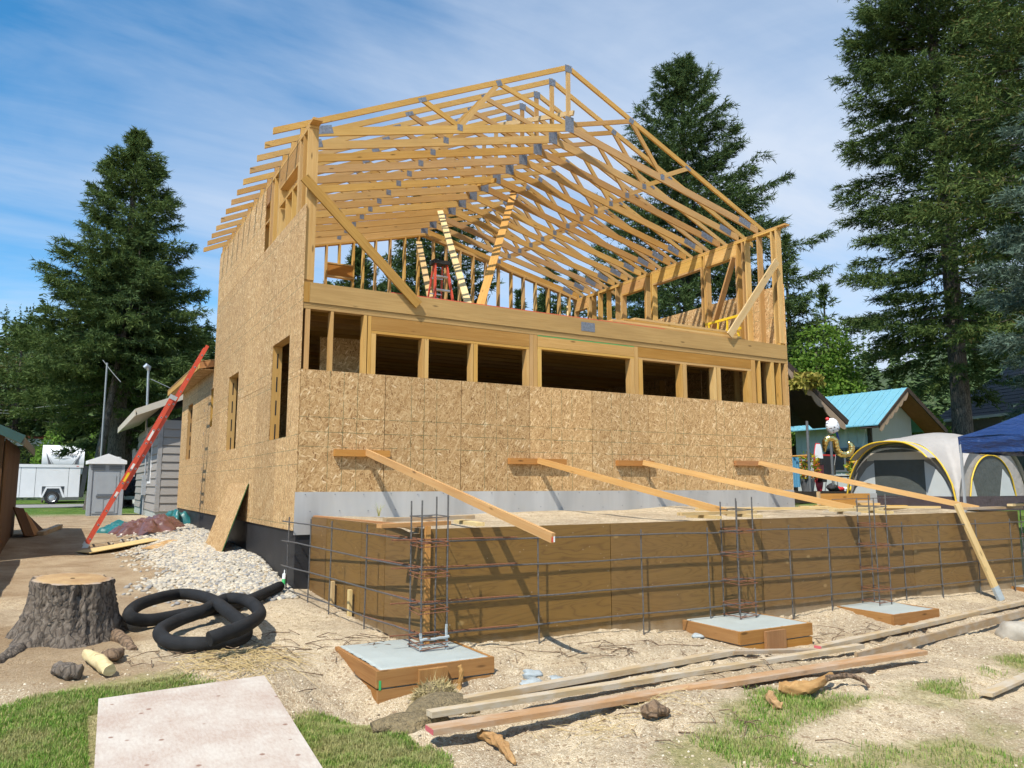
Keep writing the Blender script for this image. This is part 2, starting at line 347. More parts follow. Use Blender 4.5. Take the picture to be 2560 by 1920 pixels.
def ground_z(x, y):
    x = np.asarray(x, float); y = np.asarray(y, float)
    z = np.interp(y, KY, KZ)
    z = z - np.where(y < 2, .012 * np.clip(x, 0, 12), 0)
    f = sm(x, 11.4, 13.0) * sm(y, -3.6, -1.2)
    z = z * (1 - f) + 1.0 * f
    z = z + .25 * sm(x, -1.9, -0.1) * (x < .25) * sm(y, -.3, 2.8) * (1 - .75 * sm(y, 6, 12)) * (1 - sm(y, 13, 17))
    near = (1 - sm(np.hypot(x - 2, y + 3), 9, 22))
    for mx, my, sx, sy, h in MOUNDS: z = z + h * np.exp(-((x - mx) / sx) ** 2 - ((y - my) / sy) ** 2)
    z = z + .0145 * bumps(x, y) * (0.35 + 0.65 * near) * (1 - 0.7 * sm(y, 18, 30))
    z = z + near * .0055 * (1 - sm(y, 0, 3)) * (.5 + .5 * np.sin(1.7 * x + 2.1 * y) * np.sin(1.1 * x - 2.3 * y)) * sum(np.sin(k * (x * c + y * s) + p + 2 * np.sin(.37 * k * (x * s - y * c))) for k, c, s, p in _FINE)
    ins = (x > 0.3) & (x < 9.7) & (y > -3.2) & (y < 7.2)
    return np.where(ins, z - 0.25, z)
_FP = [(_wr.uniform(-1.0, 8.5), _wr.uniform(-7.6, -3.7), _wr.uniform(0, 6.28), _wr.uniform(.6, 1.2)) for _ in range(110)]
_gz0 = ground_z
def ground_z(x, y):
    z = _gz0(x, y); x = np.asarray(x, float); y = np.asarray(y, float)
    if x.size < 400:
        fp = np.array(_FP); dx, dy = x[..., None] - fp[:, 0], y[..., None] - fp[:, 1]; c, s_2 = np.cos(fp[:, 2]), np.sin(fp[:, 2]); q = ((dx * c + dy * s_2) / .15) ** 2 + ((-dx * s_2 + dy * c) / .055) ** 2
        return z + (fp[:, 3] * (-.028 * np.exp(-q * q * .5) + .012 * np.exp(-((np.sqrt(q) - 1.45) / .35) ** 2))).sum(-1)
    for fx_, fy_, a, s in _FP:      # footprints trodden into the sand
        dx, dy = x - fx_, y - fy_; u_ = (dx * math.cos(a) + dy * math.sin(a)) / .15; v_2 = (-dx * math.sin(a) + dy * math.cos(a)) / .055; q = u_ * u_ + v_2 * v_2
        z = z - s * .028 * np.exp(-q * q * .5) + s * .012 * np.exp(-((np.sqrt(q) - 1.45) / .35) ** 2)
    return z
def G(x, y, h=0.0): return V((x, y, float(ground_z(x, y)) + h))
def grid_axis(a, b, st, far, n): g = np.geomspace(st * 1.5, far, n); return np.concatenate([a - g[::-1], np.arange(a, b, st), b + g])
gx = grid_axis(-4.5, 10.5, .042, 900, 36); gy = grid_axis(-8.6, 1.0, .036, 900, 46)
X, Y = np.meshgrid(gx, gy); Z = ground_z(X, Y)
nx, ny = len(gx), len(gy); ii = np.arange(ny - 1)[:, None] * nx + np.arange(nx - 1)[None]
gf = np.stack([ii, ii + 1, ii + nx + 1, ii + nx], -1).reshape(-1, 4)
gm = tri_mesh('ground', np.stack([X, Y, Z], -1).reshape(-1, 3), gf, True)
bb = bumps(X * 1.3 + 9, Y * 1.3 - 4) * 0.16
def blob(x, y, cx, cy, rx, ry, rot=0.0):
    c, s = math.cos(rot), math.sin(rot); dx, dy = x - cx, y - cy
    return 1 - np.hypot((dx * c + dy * s) / rx, (-dx * s + dy * c) / ry)
def lawn_mask(x, y, b_):
    a = np.maximum.reduce([blob(x, y, -3.2, -5.0, 2.6, 1.15), blob(x, y, -0.8, -4.9, 0.5, 0.8), blob(x, y, -0.75, -5.6, .45, .5),
        blob(x, y, 4.9, -6.25, 3.2, .75, 0.1) * 0.62, blob(x, y, 2.9, -6.35, 1.7, .55, -0.15) * 0.5, blob(x, y, 2.4, -7.2, 1.6, .6, 0.25) * 0.48, blob(x, y, 5.2, -7.5, 2.4, .8, 0.1) * .45])
    return np.clip(a * 2.2 + b_ * 1.9 - 0.1, 0, 1)
def far_grass(x, y, b_):
    a = sm(y, 21.5, 23.5) * (1 - sm(x, 4, 6)); r = sm(x, 12, 14) * sm(y, -4.5, -3); return np.clip(np.maximum(a, r), 0, 1)
lawn = lawn_mask(X, Y, bb); fg_ = far_grass(X, Y, bb)
dirt = np.clip(sm(-X, 0.4, 1.6) * sm(Y, -3.6, -0.5) + bb * 0.5, 0, 1) * (1 - fg_)
mulch = np.clip(blob(X, Y, -2.6, -1.9, 1.3, 1.5) * 1.6 + bb, 0, 1) + np.clip(blob(X, Y, 0.1, -4.75, .6, .35) * 2 + bb, 0, .8)+ np.clip(blob(X, Y, 3.3, -5.25, 2.2, .35) * 1.3 + bb, 0, .6)
mulch = mulch + np.clip(blob(X, Y, 1.6, -4.35, 1.1, .4) * 1.2 + bb, 0, .55) + np.clip(blob(X, Y, 5.6, -4.5, .9, .35) * 1.2 + bb, 0, .5)
ca = gm.color_attributes.new('soil', 'FLOAT_COLOR', 'POINT')
ca.data.foreach_set('color', np.stack([lawn, dirt, np.clip(mulch, 0, 1), fg_], -1).astype(np.float32).ravel())
def ground_mat(name, soil=True):
    m, t, b = newmat(name); co = nd(t, 'TexCoord').outputs['Object']
    peb = nd(t, 'TexVoronoi', {'Vector': co, 'Scale': 95.0}); peb2 = nd(t, 'TexVoronoi', {'Vector': co, 'Scale': 42.0})
    big = noise(t, co, 0.9, 6, 0.6); med = noise(t, co, 7, 6, 0.65); fine = noise(t, co, 60, 3, 0.6)
    pc = nd(t, 'SeparateColor', {0: peb.outputs['Color']}).outputs[0]
    col = ramp(t, med, [(0.25, (0.42, 0.325, 0.20)), (0.5, (0.58, 0.465, 0.31)), (0.8, (0.67, 0.56, 0.395))])
    col = mix(t, ramp(t, big, [(0.44, 0.0), (0.58, 0.75)]), col, (0.36, 0.28, 0.19))
    col = mix(t, ramp(t, noise(t, co, 2.6, 6, .7), [(0.5, 0.0), (0.68, 0.5)]), col, (0.27, 0.205, 0.135))
    col = mix(t, ramp(t, pc, [(0.15, 0.5), (0.4, 0.0)]), col, (0.29, 0.215, 0.13))
    col = mix(t, ramp(t, pc, [(0.7, 0.0), (1.0, 0.65)]), col, (0.7, 0.61, 0.46))
    p2 = nd(t, 'SeparateColor', {0: peb2.outputs['Color']}).outputs[1]
    col = mix(t, ramp(t, p2, [(0.90, 0.0), (0.94, 0.7)]), col, (0.25, 0.17, 0.10))
    hgt = math_(t, 'ADD', math_(t, 'MULTIPLY', peb.outputs['Distance'], -0.8), math_(t, 'ADD', med, math_(t, 'MULTIPLY', fine, 0.4)))
    if soil:
        at_ = nd(t, 'Attribute', attribute_name='soil'); s = nd(t, 'SeparateColor', {0: at_.outputs['Color']}); nb = math_(t, 'MULTIPLY', math_(t, 'SUBTRACT', med, 0.5), 0.9)
        def msk(sock): return ramp(t, math_(t, 'ADD', sock, nb), [(0.25, 0.0), (0.75, 1.0)])
        dcol = mix(t, ramp(t, noise(t, co, 1.6, 6, .65), [(.38, 0.), (.62, 1.)]), ramp(t, fine, [(0.3, (0.17, 0.105, 0.055)), (0.7, (0.30, 0.20, 0.115))]), ramp(t, fine, [(0.3, (0.33, 0.24, 0.15)), (0.7, (0.46, 0.36, 0.24))]))
        col = mix(t, math_(t, 'MULTIPLY', msk(s.outputs[1]), 0.78), col, dcol)
        mcol = ramp(t, noise(t, mapp(t, co, (1, 3, 1)), 40, 4), [(0.3, (0.15, 0.095, 0.05)), (0.7, (0.36, 0.25, 0.14))])
        col = mix(t, math_(t, 'MULTIPLY', msk(s.outputs[2]), 0.6), col, mcol)
        lcol = ramp(t, noise(t, co, 30, 4), [(0.3, (0.17, 0.17, 0.06)), (0.7, (0.36, 0.31, 0.15))])
        col = mix(t, math_(t, 'MULTIPLY', msk(s.outputs[0]), 0.9), col, lcol)
        gcol = ramp(t, noise(t, co, 1.4, 6, 0.7), [(0.3, (0.05, 0.105, 0.02)), (0.55, (0.10, 0.17, 0.035)), (0.8, (0.27, 0.22, 0.08))])
        col = mix(t, at_.outputs['Alpha'], col, gcol)
    put(t, b, col, 0.95, hgt, 0.8, 0.016); b.inputs['Specular IOR Level'].default_value = 0.1
    return m
M_ground = ground_mat('site_ground'); M_sand = ground_mat('pale_sand', False)
add('ground', gm, None, None, M_ground, kind='structure')

# sand inside the form, level with its top
sx = np.linspace(0.33, 11.2, 150); sy = np.linspace(-3.3, -0.015, 60); X2, Y2 = np.meshgrid(sx, sy)
Z2 = 1.085 + .012 * bumps(X2 * 1.2, Y2 * 1.2) + .05 * sm(Y2, -1.4, 0) * (0.4 + 0.6 * sm(X2, 2, 7)) - .04 * sm(-Y2, 2.9, 3.3)
i2 = np.arange(59)[:, None] * 150 + np.arange(149)[None]
add('sand_fill', tri_mesh('sand_fill', np.stack([X2, Y2, Z2], -1).reshape(-1, 3), np.stack([i2, i2 + 1, i2 + 151, i2 + 150], -1).reshape(-1, 4), True), None, None, M_sand, kind='structure')

# ---------------------------------------------------------------- the house being framed
W, D, WING = 9.84, 7.34, 12.55
ZO, ZF, ZB = 0.95, 1.45, 3.13            # left sheathing foot, flashing top, top of the front sheathing
ZR0, ZR1 = 4.075, 4.365                  # rim board
ZPL, ZPR = 6.73, 6.87                    # top of the side wall plates
T = 0.011                                # sheathing thickness
H = thing('house_frame', (0, 0, 0), 'two-storey house under construction with sheathed lower walls and open roof trusses', 'house')
# foundation
MB().box((0.012, 0.012, -0.4), (0.2, WING, ZO)).build('foundation_wall', M_black, H)
MB().box((0.2, 0.016, -0.4), (W - .012, 0.2, 1.0)).build('foundation_wall', M_black, H)
MB().box((W - 0.2, 0.2, -0.4), (W - .016, D, ZO)).build('foundation_wall', M_black, H)
MB().box((0.2, D - .2, -0.4), (W - .2, D - .03, ZO)).build('foundation_wall', M_black, H)
MB().box((0.16, 0.16, 0.98), (W - .16, D - .16, 1.0)).build('ground_floor', M_shedwood, H)  # floor colour chosen dark to put the interior's shade into it
# metal flashing with its seams
fl = [0.0, 3.05, 6.1, 9.1, W]
for i in range(4):
    sheet('flashing', ((fl[i] + fl[i + 1]) / 2, -T - .004 - .002 * (i % 2), 1.165), (1, 0, 0), (0, 0, 1), fl[i + 1] - fl[i] + (.04 if i < 3 else 0), 0.57, .002, M_flash, H)
for k in range(24):
    x = .12 + k * .41
    for z in (1.415, 1.19): MB().lathe([(.008, 0), (.008, .004)], 6, (x + .07 * (z < 1.3), -T - .0125, z + .012 * math.sin(k * 3)), (0, -1, 0)).build('screw', M_gusset, H)
# front sheathing: eight sheets
for k in range(8):
    x0, x1 = k * W / 8, (k + 1) * W / 8
    sheet('sheathing_panel', ((x0 + x1) / 2, -T / 2, 2.27), (1, 0, 0), (0, 0, 1), x1 - x0 - .010, 1.72, T, M_osb, H)
# left wall sheathing with cut-outs
WIN = [(0.63, 1.715, 2.23, 3.715), (4.45, 5.45, 2.22, 3.67), (7.24, 7.62, 2.82, 3.67), (10.45, 11.33, 2.21, 3.63)]
def wall_sheets(x, ys, zs, holes, skip=lambda y, z: False):
    for zi in range(len(zs) - 1):
        for yi in range(len(ys) - 1):
            y0, y1, z0, z1 = ys[yi], ys[yi + 1], zs[zi], zs[zi + 1]
            if skip((y0 + y1) / 2, (z0 + z1) / 2): continue
            hs = [h for h in holes if h[0] < y1 and h[1] > y0 and h[2] < z1 and h[3] > z0]
            yc, zc = (y0 + y1) / 2, (z0 + z1) / 2
            if not hs: sheet('sheathing_panel', (x, yc, zc), (0, -1, 0), (0, 0, 1), y1 - y0 - .008, z1 - z0 - .008, T, M_osb, H); continue
            gy_ = sorted({y0 + .002, y1 - .002, *[min(max(a, y0 + .002), y1 - .002) for h in hs for a in h[:2]]})
            gz_ = sorted({z0 + .002, z1 - .002, *[min(max(a, z0 + .002), z1 - .002) for h in hs for a in h[2:]]})
            mb = MB(); c = V((x, yc, zc))
            for a, b in zip(gy_, gy_[1:]):
                for e, f in zip(gz_, gz_[1:]):
                    m1, m2 = (a + b) / 2, (e + f) / 2
                    if any(h[0] < m1 < h[1] and h[2] < m2 < h[3] for h in hs): continue
                    mb.box((x - T / 2, a, e), (x + T / 2, b, f))
            if mb.v:
                M_ = Matrix.Translation(c) @ Matrix(((0, -1, 0), (1, 0, 0), (0, 0, 1))).transposed().to_4x4()
                M_ = Matrix.Translation(c) @ Matrix((V((0, -1, 0)), V((1, 0, 0)), V((0, 0, 1)))).transposed().to_4x4()
                mb.build('sheathing_panel', M_osb, H, M=M_)
ysL = [-T, 1.22, 2.69, 3.91, 5.13, 6.35, D]
wall_sheets(-T / 2, ysL, [ZO - .02, ZB - .01, 5.505, ZPL - .1], WIN, lambda y, z: y < 2.69 and z > 5.5)
wall_sheets(-T / 2, [D, 8.5, 9.72, 10.94, WING], [ZO - .02, ZB - .01, 4.16], WIN)
# black strip marks on the wing seam
for k in range(9): sheet('seam_tape', (-T - .002, 8.42, 1.1 + k * .27), (0, -1, 0), (0, 0, 1), .05, .07, .001, M_greyd, H)
# window bucks in the left wall: head, sill, jambs with slots
for (y0, y1, z0, z1) in WIN:
    for yy in (y0 - .019, y1 + .019): boxo('window_jamb', (0.002, yy - .019, z0), (0.142, yy + .019, z1), M_stud, H)
    boxo('window_sill', (0.002, y0 - .03, z0 - .04), (0.142, y1 + .03, z0 - .001), M_stud, H); boxo('window_head', (0.002, y0 - .03, z1 + .001), (0.142, y1 + .03, z1 + .04), M_stud, H)
    n = int((z1 - z0) / .33)
    for k in range(n):
        zc = z0 + .14 + k * (z1 - z0) / n
        sheet('jamb_slot', (0.075, y1 - .0012, zc), (1, 0, 0), (0, 0, 1), .02, .235 if z1 - z0 > 1 else .1, .002, M_dark, H)
# right and rear sheathing
wall_sheets(W - T / 2, [-T, 1.22, 2.44, 3.66, 4.88, 6.1, D], [ZO, ZB, ZR1, 5.65], [(4.4, 5.6, 2.2, 3.6)])
rear = [(1.6, 2.8, 2.2, 3.7), (8.3, 9.55, 1.3, 3.75)]
for k in range(8):
    x0, x1 = k * W / 8, (k + 1) * W / 8
    hs = [h for h in rear if h[0] < x1 and h[1] > x0]
    mb = MB(); xs = sorted({x0, x1, *[min(max(a, x0), x1) for h in hs for a in h[:2]]})
    for a, b in zip(xs, xs[1:]):
        h = [h for h in hs if h[0] < (a + b) / 2 < h[1]]
        if h: mb.box((a, D - T, ZO), (b, D, h[0][2])); mb.box((a, D - T, h[0][3]), (b, D, ZR1))
        else: mb.box((a, D - T, ZO), (b, D, ZR1))
    mb.build('sheathing_panel', M_osb, H)
def stud(y_or_x, side, z0, z1, ax='x', name='wall_stud', mat=None, d=.14):
    m = mat or M_stud
    if ax == 'x': boxo(name, (y_or_x - .019, side, z0), (y_or_x + .019, side + d, z1), m, H)
    else: boxo(name, (side, y_or_x - .019, z0), (side + d, y_or_x + .019, z1), m, H)
# front framing above the sheathing line
for a, b in ((0.04, .106), (0.40, .44), (0.885, .935), (.95, 1.0)): boxo('wall_stud', (a, .002, 1.0), (b, .142, 3.985), M_stud, H)
boxo('top_plate', (.003, .002, 3.99), (W - .003, .142, 4.028), M_rim, H); boxo('top_plate', (.003, .001, 4.032), (W - .003, .142, 4.07), M_rim, H)
for a, b, z1 in ((1.003, 1.075, 3.73), (1.80, 1.84, 3.73), (1.845, 1.91, 3.73), (2.63, 2.67, 3.73), (2.68, 2.745, 3.73), (3.64, 3.69, 3.73), (3.695, 3.765, 3.985), (3.77, 3.845, 3.985), (3.85, 3.925, 3.76),
                 (5.78, 5.865, 3.76), (5.87, 5.955, 3.985), (5.965, 6.055, 3.76), (6.95, 7.0, 3.76), (7.01, 7.10, 3.76), (7.80, 7.85, 3.76), (7.87, 7.965, 3.76), (8.69, 8.79, 3.76), (8.80, 8.91, 3.985), (9.01, 9.055, 3.985), (9.36, 9.44, 3.985), (9.60, 9.64, 3.985), (9.76, 9.83, 3.985)):
    boxo('wall_stud', (a, .003, 1.0), (b, .143, z1), M_stud, H)
for a, b, z0, m in ((1.003, 3.69, 3.775, M_header), (3.852, 5.865, 3.80, M_stud), (5.96, 8.795, 3.80, M_header)):
    boxo('header', (a, .0015, z0), (b, .14, 3.984), m, H); boxo('header_plate', (a, .004, z0 - .042), (b, .141, z0 - .002), M_stud, H)
boxo('header_strip', (3.852, -.0005, 3.972), (5.865, .0015, 3.983), M_green, H)
boxo('rim_board', (0.09, -.012, ZR0), (W - .01, .03, ZR1), M_rim, H); boxo('rim_block', (0.004, -.008, ZR0), (0.087, .03, ZR1), M_rim, H)
boxo('rim_strip', (1.3, -.006, ZR1 + .001), (6.6, .03, ZR1 + .012), M_redmk, H)
pl = sheet('tie_plate', (4.86, -.0145, 4.225), (1, 0, 0), (0, 0, 1), .285, .155, .003, M_gusset, H)
# joists and upper floor
for k in range(18):
    y = .35 + k * .4
    if y < D - .2: boxo('floor_joist', (0.15, y - .019, ZR0 + .001), (W - .15, y + .019, ZR1 - .02), M_rim, H)
for k in range(4): boxo('floor_panel', (.012 + k * 2.454, .032, ZR1 - .018), (.012 + (k + 1) * 2.454 - .004, D - .02, ZR1), M_floor, H)
# inside of the ground floor: studs, a post row and a loose sheet
for k in range(10): stud(.9 + k * .9, D - .16, 1.0, 4.07, 'x')
for y in (0.3, 2.1, 2.5, 2.9, 3.3, 3.7, 4.1, 5.7, 6.1, 6.5, 6.9): stud(y, .002, 1.0, 4.07, 'y')
for y in (0.5, 1.3, 2.1, 2.9, 3.7, 6.4, 6.9): stud(y, W - .155, 1.0, 4.07, 'y')
sheet('loose_panel', (1.05, 1.3, 2.75), (1, -.15, 0), (0.03, .1, 1), .8, 2.3, .011, M_osbp, H)
# upper side walls: plates, studs, headers
for z in (0, 1):
    boxo('top_plate', (.003, -.17 if z else .01, ZPL - .076 + z * .038), (.143, D, ZPL - .04 + z * .038), M_stud, H)
    boxo('top_plate', (W - .143, -.22 if z else .0, ZPR - .076 + z * .038), (W - .003, D, ZPR - .04 + z * .038), M_stud, H)
boxo('bottom_plate', (.003, .035, ZR1 + .001), (.143, D, ZR1 + .039), M_stud, H); boxo('bottom_plate', (W - .143, .035, ZR1 + .001), (W - .003, D, ZR1 + .039), M_stud, H)
for y, z0, z1 in ((.02, ZR1 + .04, ZPL - .08), (.062, ZR1 + .04, ZPL - .08), (.30, ZR1 + .04, ZPL - .08), (.50, ZR1 + .04, ZPL - .08), (.56, ZR1 + .04, 6.34), (1.74, ZR1 + .04, 6.34), (1.8, ZR1 + .04, ZPL - .08), (.86, ZR1 + .04, 6.0), (1.26, ZR1 + .04, 6.0), (2.1, ZR1 + .04, ZPL - .08), (2.3, ZR1 + .04, ZPL - .08), (2.36, ZR1 + .04, 6.34)):
    stud(y + .019, .004, z0, z1, 'y')
for k in range(12): stud(2.8 + k * .39, .004, ZR1 + .04, ZPL - .08, 'y')
boxo('header', (.006, .52, 6.345), (.14, 1.82, ZPL - .08), M_header, H); boxo('header_plate', (.005, .58, 6.305), (.141, 1.72, 6.342), M_stud, H); boxo('window_sill', (.005, .58, 6.0), (.141, 1.72, 6.038), M_stud, H)
boxo('header', (.006, 2.33, 6.345), (.14, 3.3, ZPL - .08), M_header, H); boxo('window_sill', (.005, 2.38, 6.0), (.141, 3.3, 6.038), M_stud, H)
XR = W - .143
for y in (.03, .15, .52, .86, .95, 1.10, 1.14, 2.05, 2.10, 2.2, 3.90, 3.96, 4.15, 4.2, 5.12, 5.17, 5.39, 5.77, 6.16, 6.45, 6.6, 6.66, 7.3):
    stud(y, XR, ZR1 + .04, ZPR - .08 if y not in (1.14, 2.05, 2.2, 3.9, 4.2, 5.12, 6.66, 7.3) else 6.52, 'y')
for a, b, m in ((1.12, 2.07, M_brace), (2.18, 3.92, M_stud), (4.18, 5.14, M_brace), (6.62, 7.32, M_brace)):
    boxo('header', (XR + .003, a, 6.545), (XR + .13, b, ZPR - .08), m, H); boxo('header_plate', (XR + .001, a, 6.505), (XR + .137, b, 6.542), M_stud, H)
# rear gable wall: raked plates and studs
def bc_z(x): return ZPL + .015 + (8.03 - ZPL - .015) * min(x, W - x) / (W / 2) if x < W / 2 else ZPR + .015 + (8.03 - ZPR - .015) * (W - x) / (W / 2)
YG = D - .17
for s, (xa, xb) in enumerate(((.15, W / 2), (W / 2, W - .15))):
    for q in (0, 1): board('raked_plate', (xa, YG + .07, bc_z(xa) - .03 - .04 * q), (xb, YG + .07, bc_z(xb) - .03 - .04 * q), .037, .14, M_stud, H)
boxo('bottom_plate', (.15, YG, ZR1 + .001), (W - .15, YG + .14, ZR1 + .039), M_stud, H)
xs_ = [.4, .8, 1.2, 1.6, 2.0, 2.38, 3.05, 3.3, 3.62, 4.0, 4.39, 4.77, 5.19, 5.56, 5.96, 6.35, 6.74, 7.13, 7.53, 7.92, 8.31, 8.73, 9.11, 9.45]
for x in xs_: stud(x, YG, ZR1 + .04, bc_z(x) - .09, 'x')
boxo('header', (2.4, YG + .01, 6.56), (3.03, YG + .12, 6.83), M_orange, H); boxo('header_plate', (2.4, YG, 6.835), (3.03, YG + .13, 6.87), M_stud, H); boxo('header_plate', (2.4, YG, 6.52), (3.03, YG + .13, 6.556), M_stud, H); stud(2.7, YG, 6.87, bc_z(2.7) - .09)
# roof trusses
NT_, YT0, DYT = 13, 0.6, 0.555
XC = W / 2; ZPK = 9.34; ZTL, ZTR = 6.975, 7.11
def tc_z(x): return ZTL + (ZPK - ZTL) * x / XC if x <= XC else ZPK - (ZPK - ZTR) * (x - XC) / XC
def truss(y):
    th = .038; mb = MB(); cv = .1; P = lambda x, z: V((x, y - th / 2, z)); dy = V((0, th, 0))
    mb.prism([P(-.38, tc_z(-.38)), P(-.38, tc_z(-.38) - cv), P(XC - .002, ZPK - cv), P(XC - .002, ZPK)], dy)
    mb.prism([P(XC + .002, ZPK), P(XC + .002, ZPK - cv), P(W + .42, tc_z(W + .42) - cv), P(W + .42, tc_z(W + .42))], dy)
    t = mb.build('roof_truss', M_truss, H, M=Matrix.Translation((XC, y, 7.5)))
    bh = .147
    for xa, xb in ((.02, XC - .004), (XC + .004, W - .02)):
        za, zb = bc_z(xa), bc_z(xb)
        L = MB().prism([P(xa, za), P(xb, zb), P(xb, zb + bh), P(xa, min(za + bh, tc_z(xa) - .1))], dy)
        L.build('bottom_chord', M_truss, t, M=Matrix.Translation(((xa + xb) / 2, y, (za + zb) / 2)) @ Matrix.Rotation(-math.atan2(zb - za, xb - xa), 4, 'Y'))
    pts = [((1.99, tc_z(1.99) - .06), (2.684, bc_z(2.684) + bh - .03)), ((2.684, bc_z(2.684) + bh - .03), (3.44, tc_z(3.44) - .07)), ((3.44, tc_z(3.44) - .07), (XC - .03, 8.03 + .13))]
    for (a, b) in pts:
        board('web', P(*a) + dy / 2, P(*b) + dy / 2, .085, th - .004, M_truss, t, (0, 0, 1))
        ma, mbb = (W - a[0], a[1]), (W - b[0], b[1])
        ma = (ma[0], tc_z(ma[0]) - .07) if a[1] > bc_z(a[0]) + .17 and a[0] < 4.5 else ma
        fix = lambda p: (p[0], tc_z(p[0]) - .07) if (abs(p[0] - (W - 1.99)) < .01 or abs(p[0] - (W - 3.44)) < .01) else ((p[0], bc_z(p[0]) + bh - .03) if p[0] > W / 2 + .5 else p)
        board('web', P(*fix((W - a[0], a[1]))) + dy / 2, P(*fix((W - b[0], b[1]))) + dy / 2, .085, th - .004, M_truss, t, (0, 0, 1))
    board('king_post', (XC, y, 8.03 + .1), (XC, y, ZPK - .06), .085, th - .003, M_truss, t, (1, 0, 0))
    yf = y - th / 2 - .0015
    sl, sr = math.atan2(ZPK - ZTL, XC), -math.atan2(ZPK - ZTR, XC)
    g = [(XC, ZPK - .085, .15, .14, 0), (XC + .01, 8.16, .19, .3, 0), (.36, bc_z(.36) + .1, .3, .13, .3), (W - .42, bc_z(W - .42) + .1, .34, .13, sr + .1), (3.44, tc_z(3.44) - .07, .11, .1, sl), (W - 3.44, tc_z(W - 3.44) - .07, .11, .1, sr),
         (1.99, tc_z(1.99) - .07, .15, .07, sl), (W - 1.99, tc_z(W - 1.99) - .07, .15, .05, sr), (2.684, bc_z(2.684) + .1, .1, .11, 0), (W - 2.684, bc_z(W - 2.684) + .1, .1, .11, 0)]
    for (x, z, a, b, an) in g:
        sheet('gusset_plate', (x, yf, z), (math.cos(an), 0, math.sin(an)), (-math.sin(an), 0, math.cos(an)), a, b, .0025, M_gusset, t)
for k in range(NT_): truss(YT0 + k * DYT)
board('ridge_brace', (XC + .05, YT0 - .1, 8.36), (XC - .45, YT0 + 2.2, 8.95), .09, .038, M_stake, H)
board('ridge_brace', (XC - .1, 3.2, 8.0), (XC - .4, 7.1, 8.8), .09, .038, M_stud, H)
# frame braces nailed across the open front and propping the ridge inside
board('diagonal_brace', (-.06, -.045, 5.86), (1.71, -.06, 4.22), .14, .038, M_rim, H, (0.7, 0, 0.7))
board('diagonal_brace', (9.62, -.045, 6.1), (8.17, -.06, 4.4), .14, .038, M_stake, H, (-.7, 0, .7))
board('diagonal_brace', (XR - .03, 1.15, 6.5), (XR - .03, 2.1, 4.5), .14, .038, M_brace, H, (1, 0, 0))
board('prop_brace', (4.72, 7.1, 7.72), (4.05, 4.2, ZR1 + .02), .14, .038, M_stake, H, (1, 0, 0.3))
board('prop_brace', (4.62, 5.6, 8.05), (3.7, 1.9, ZR1 + .02), .14, .038, M_stake, H, (1, 0, 0.3))
board('prop_brace', (XC + .5, 3.45, 7.95), (3.1, .7, ZR1 + .02), .14, .038, M_brace, H, (1, 0, 0.3))
board('prop_brace', (9.3, 7.1, 6.6), (8.6, 6.0, ZR1 + .02), .09, .038, M_stake, H, (0, 0, 1))
# the low wing: soffit, fascia, roof
EX = -.31
boxo('soffit', (EX + .02, D + .04, 4.075), (-.014, WING + .9, 4.095), M_osbp, H)
board('fascia', (EX + .005, D + .02, 4.165), (EX + .005, WING + .92, 4.165), .14, .03, M_stud, H)
MB().prism([(EX - .02, D + .01, 4.24), (EX - .02, D + .01, 4.255), (4.5, D + .01, 5.2), (4.5, D + .01, 5.185)], (0, WING + .9 - D, 0)).build('wing_roof', M_osbp, H)
board('rake_rafter', (EX, D + .03, 4.16), (.9, D + .03, 4.42), .14, .038, M_orange, H)
board('rake_rafter', (EX, WING + .88, 4.18), (4.4, WING + .88, 5.1), .14, .038, M_stud, H)
MB().prism([(.0, WING, ZO), (.0, WING, 4.2), (4.5, WING, 5.1), (4.5, WING, ZO)], (0, .012, 0)).build('sheathing_panel', M_osb, H)
# ---------------------------------------------------------------- the retaining-wall form in front
FA, FB, FC = V((0.22, -.03, 0)), V((0.41, -3.4, 0)), V((11.3, -3.4, 0))
FZ0, FZ1 = -.02, 1.115
F = thing('wall_form', (0.4, -3.4, 0), 'brown stained plywood wall form holding back the sand patio', 'formwork')
def form_panel(p, q, z0a, z0b, z1, name='form_panel', n=V((0, -1, 0))):
    c = (p + q) / 2; d = (q - p).normalized(); L = (q - p).length - .010; zb = min(z0a, z0b) - .12
    sheet(name, (c.x, c.y, (zb + z1) / 2), d, (0, 0, 1), L, z1 - zb, .018, M_form, F)
sd = (FB - FA); ls = [0, .55, 1.22, 1.75, 2.44, sd.length]
ls = [0, .09, .47, .63, 1.0, 1.0]
cuts = [0.0, .18, .52, .72, 1.0]
for a, b in zip(cuts, cuts[1:]): form_panel(FA + sd * a, FA + sd * b, .1, .0, FZ1)
fx = [0.45, 2.67, 5.1, 8.3, 11.3]
for a, b in zip(fx, fx[1:]): form_panel(V((a, -3.4, 0)), V((b, -3.4, 0)), -.05, -.15, FZ1 - .004)
boxo('form_corner_post', (.395, -3.44, -.2), (.445, -3.392, 1.14), M_orange, F)
board('form_right_panel', (11.29, -3.38, .5), (11.29, -.2, .5), 1.2, .018, M_form, F)
board('form_top_rail', FA + V((.03, -.05, FZ1 + .012)), FB + V((.03, .2, FZ1 + .012)), .02, .06, M_orange, F)
for p in (FA + sd * .3, FA + sd * .47):
    x = p.x - .06; g = G(x, p.y); boxo('form_stake', (x - .02, p.y - .035, g.z - .1), (x + .018, p.y + .035, g.z + .3), M_stake, F)
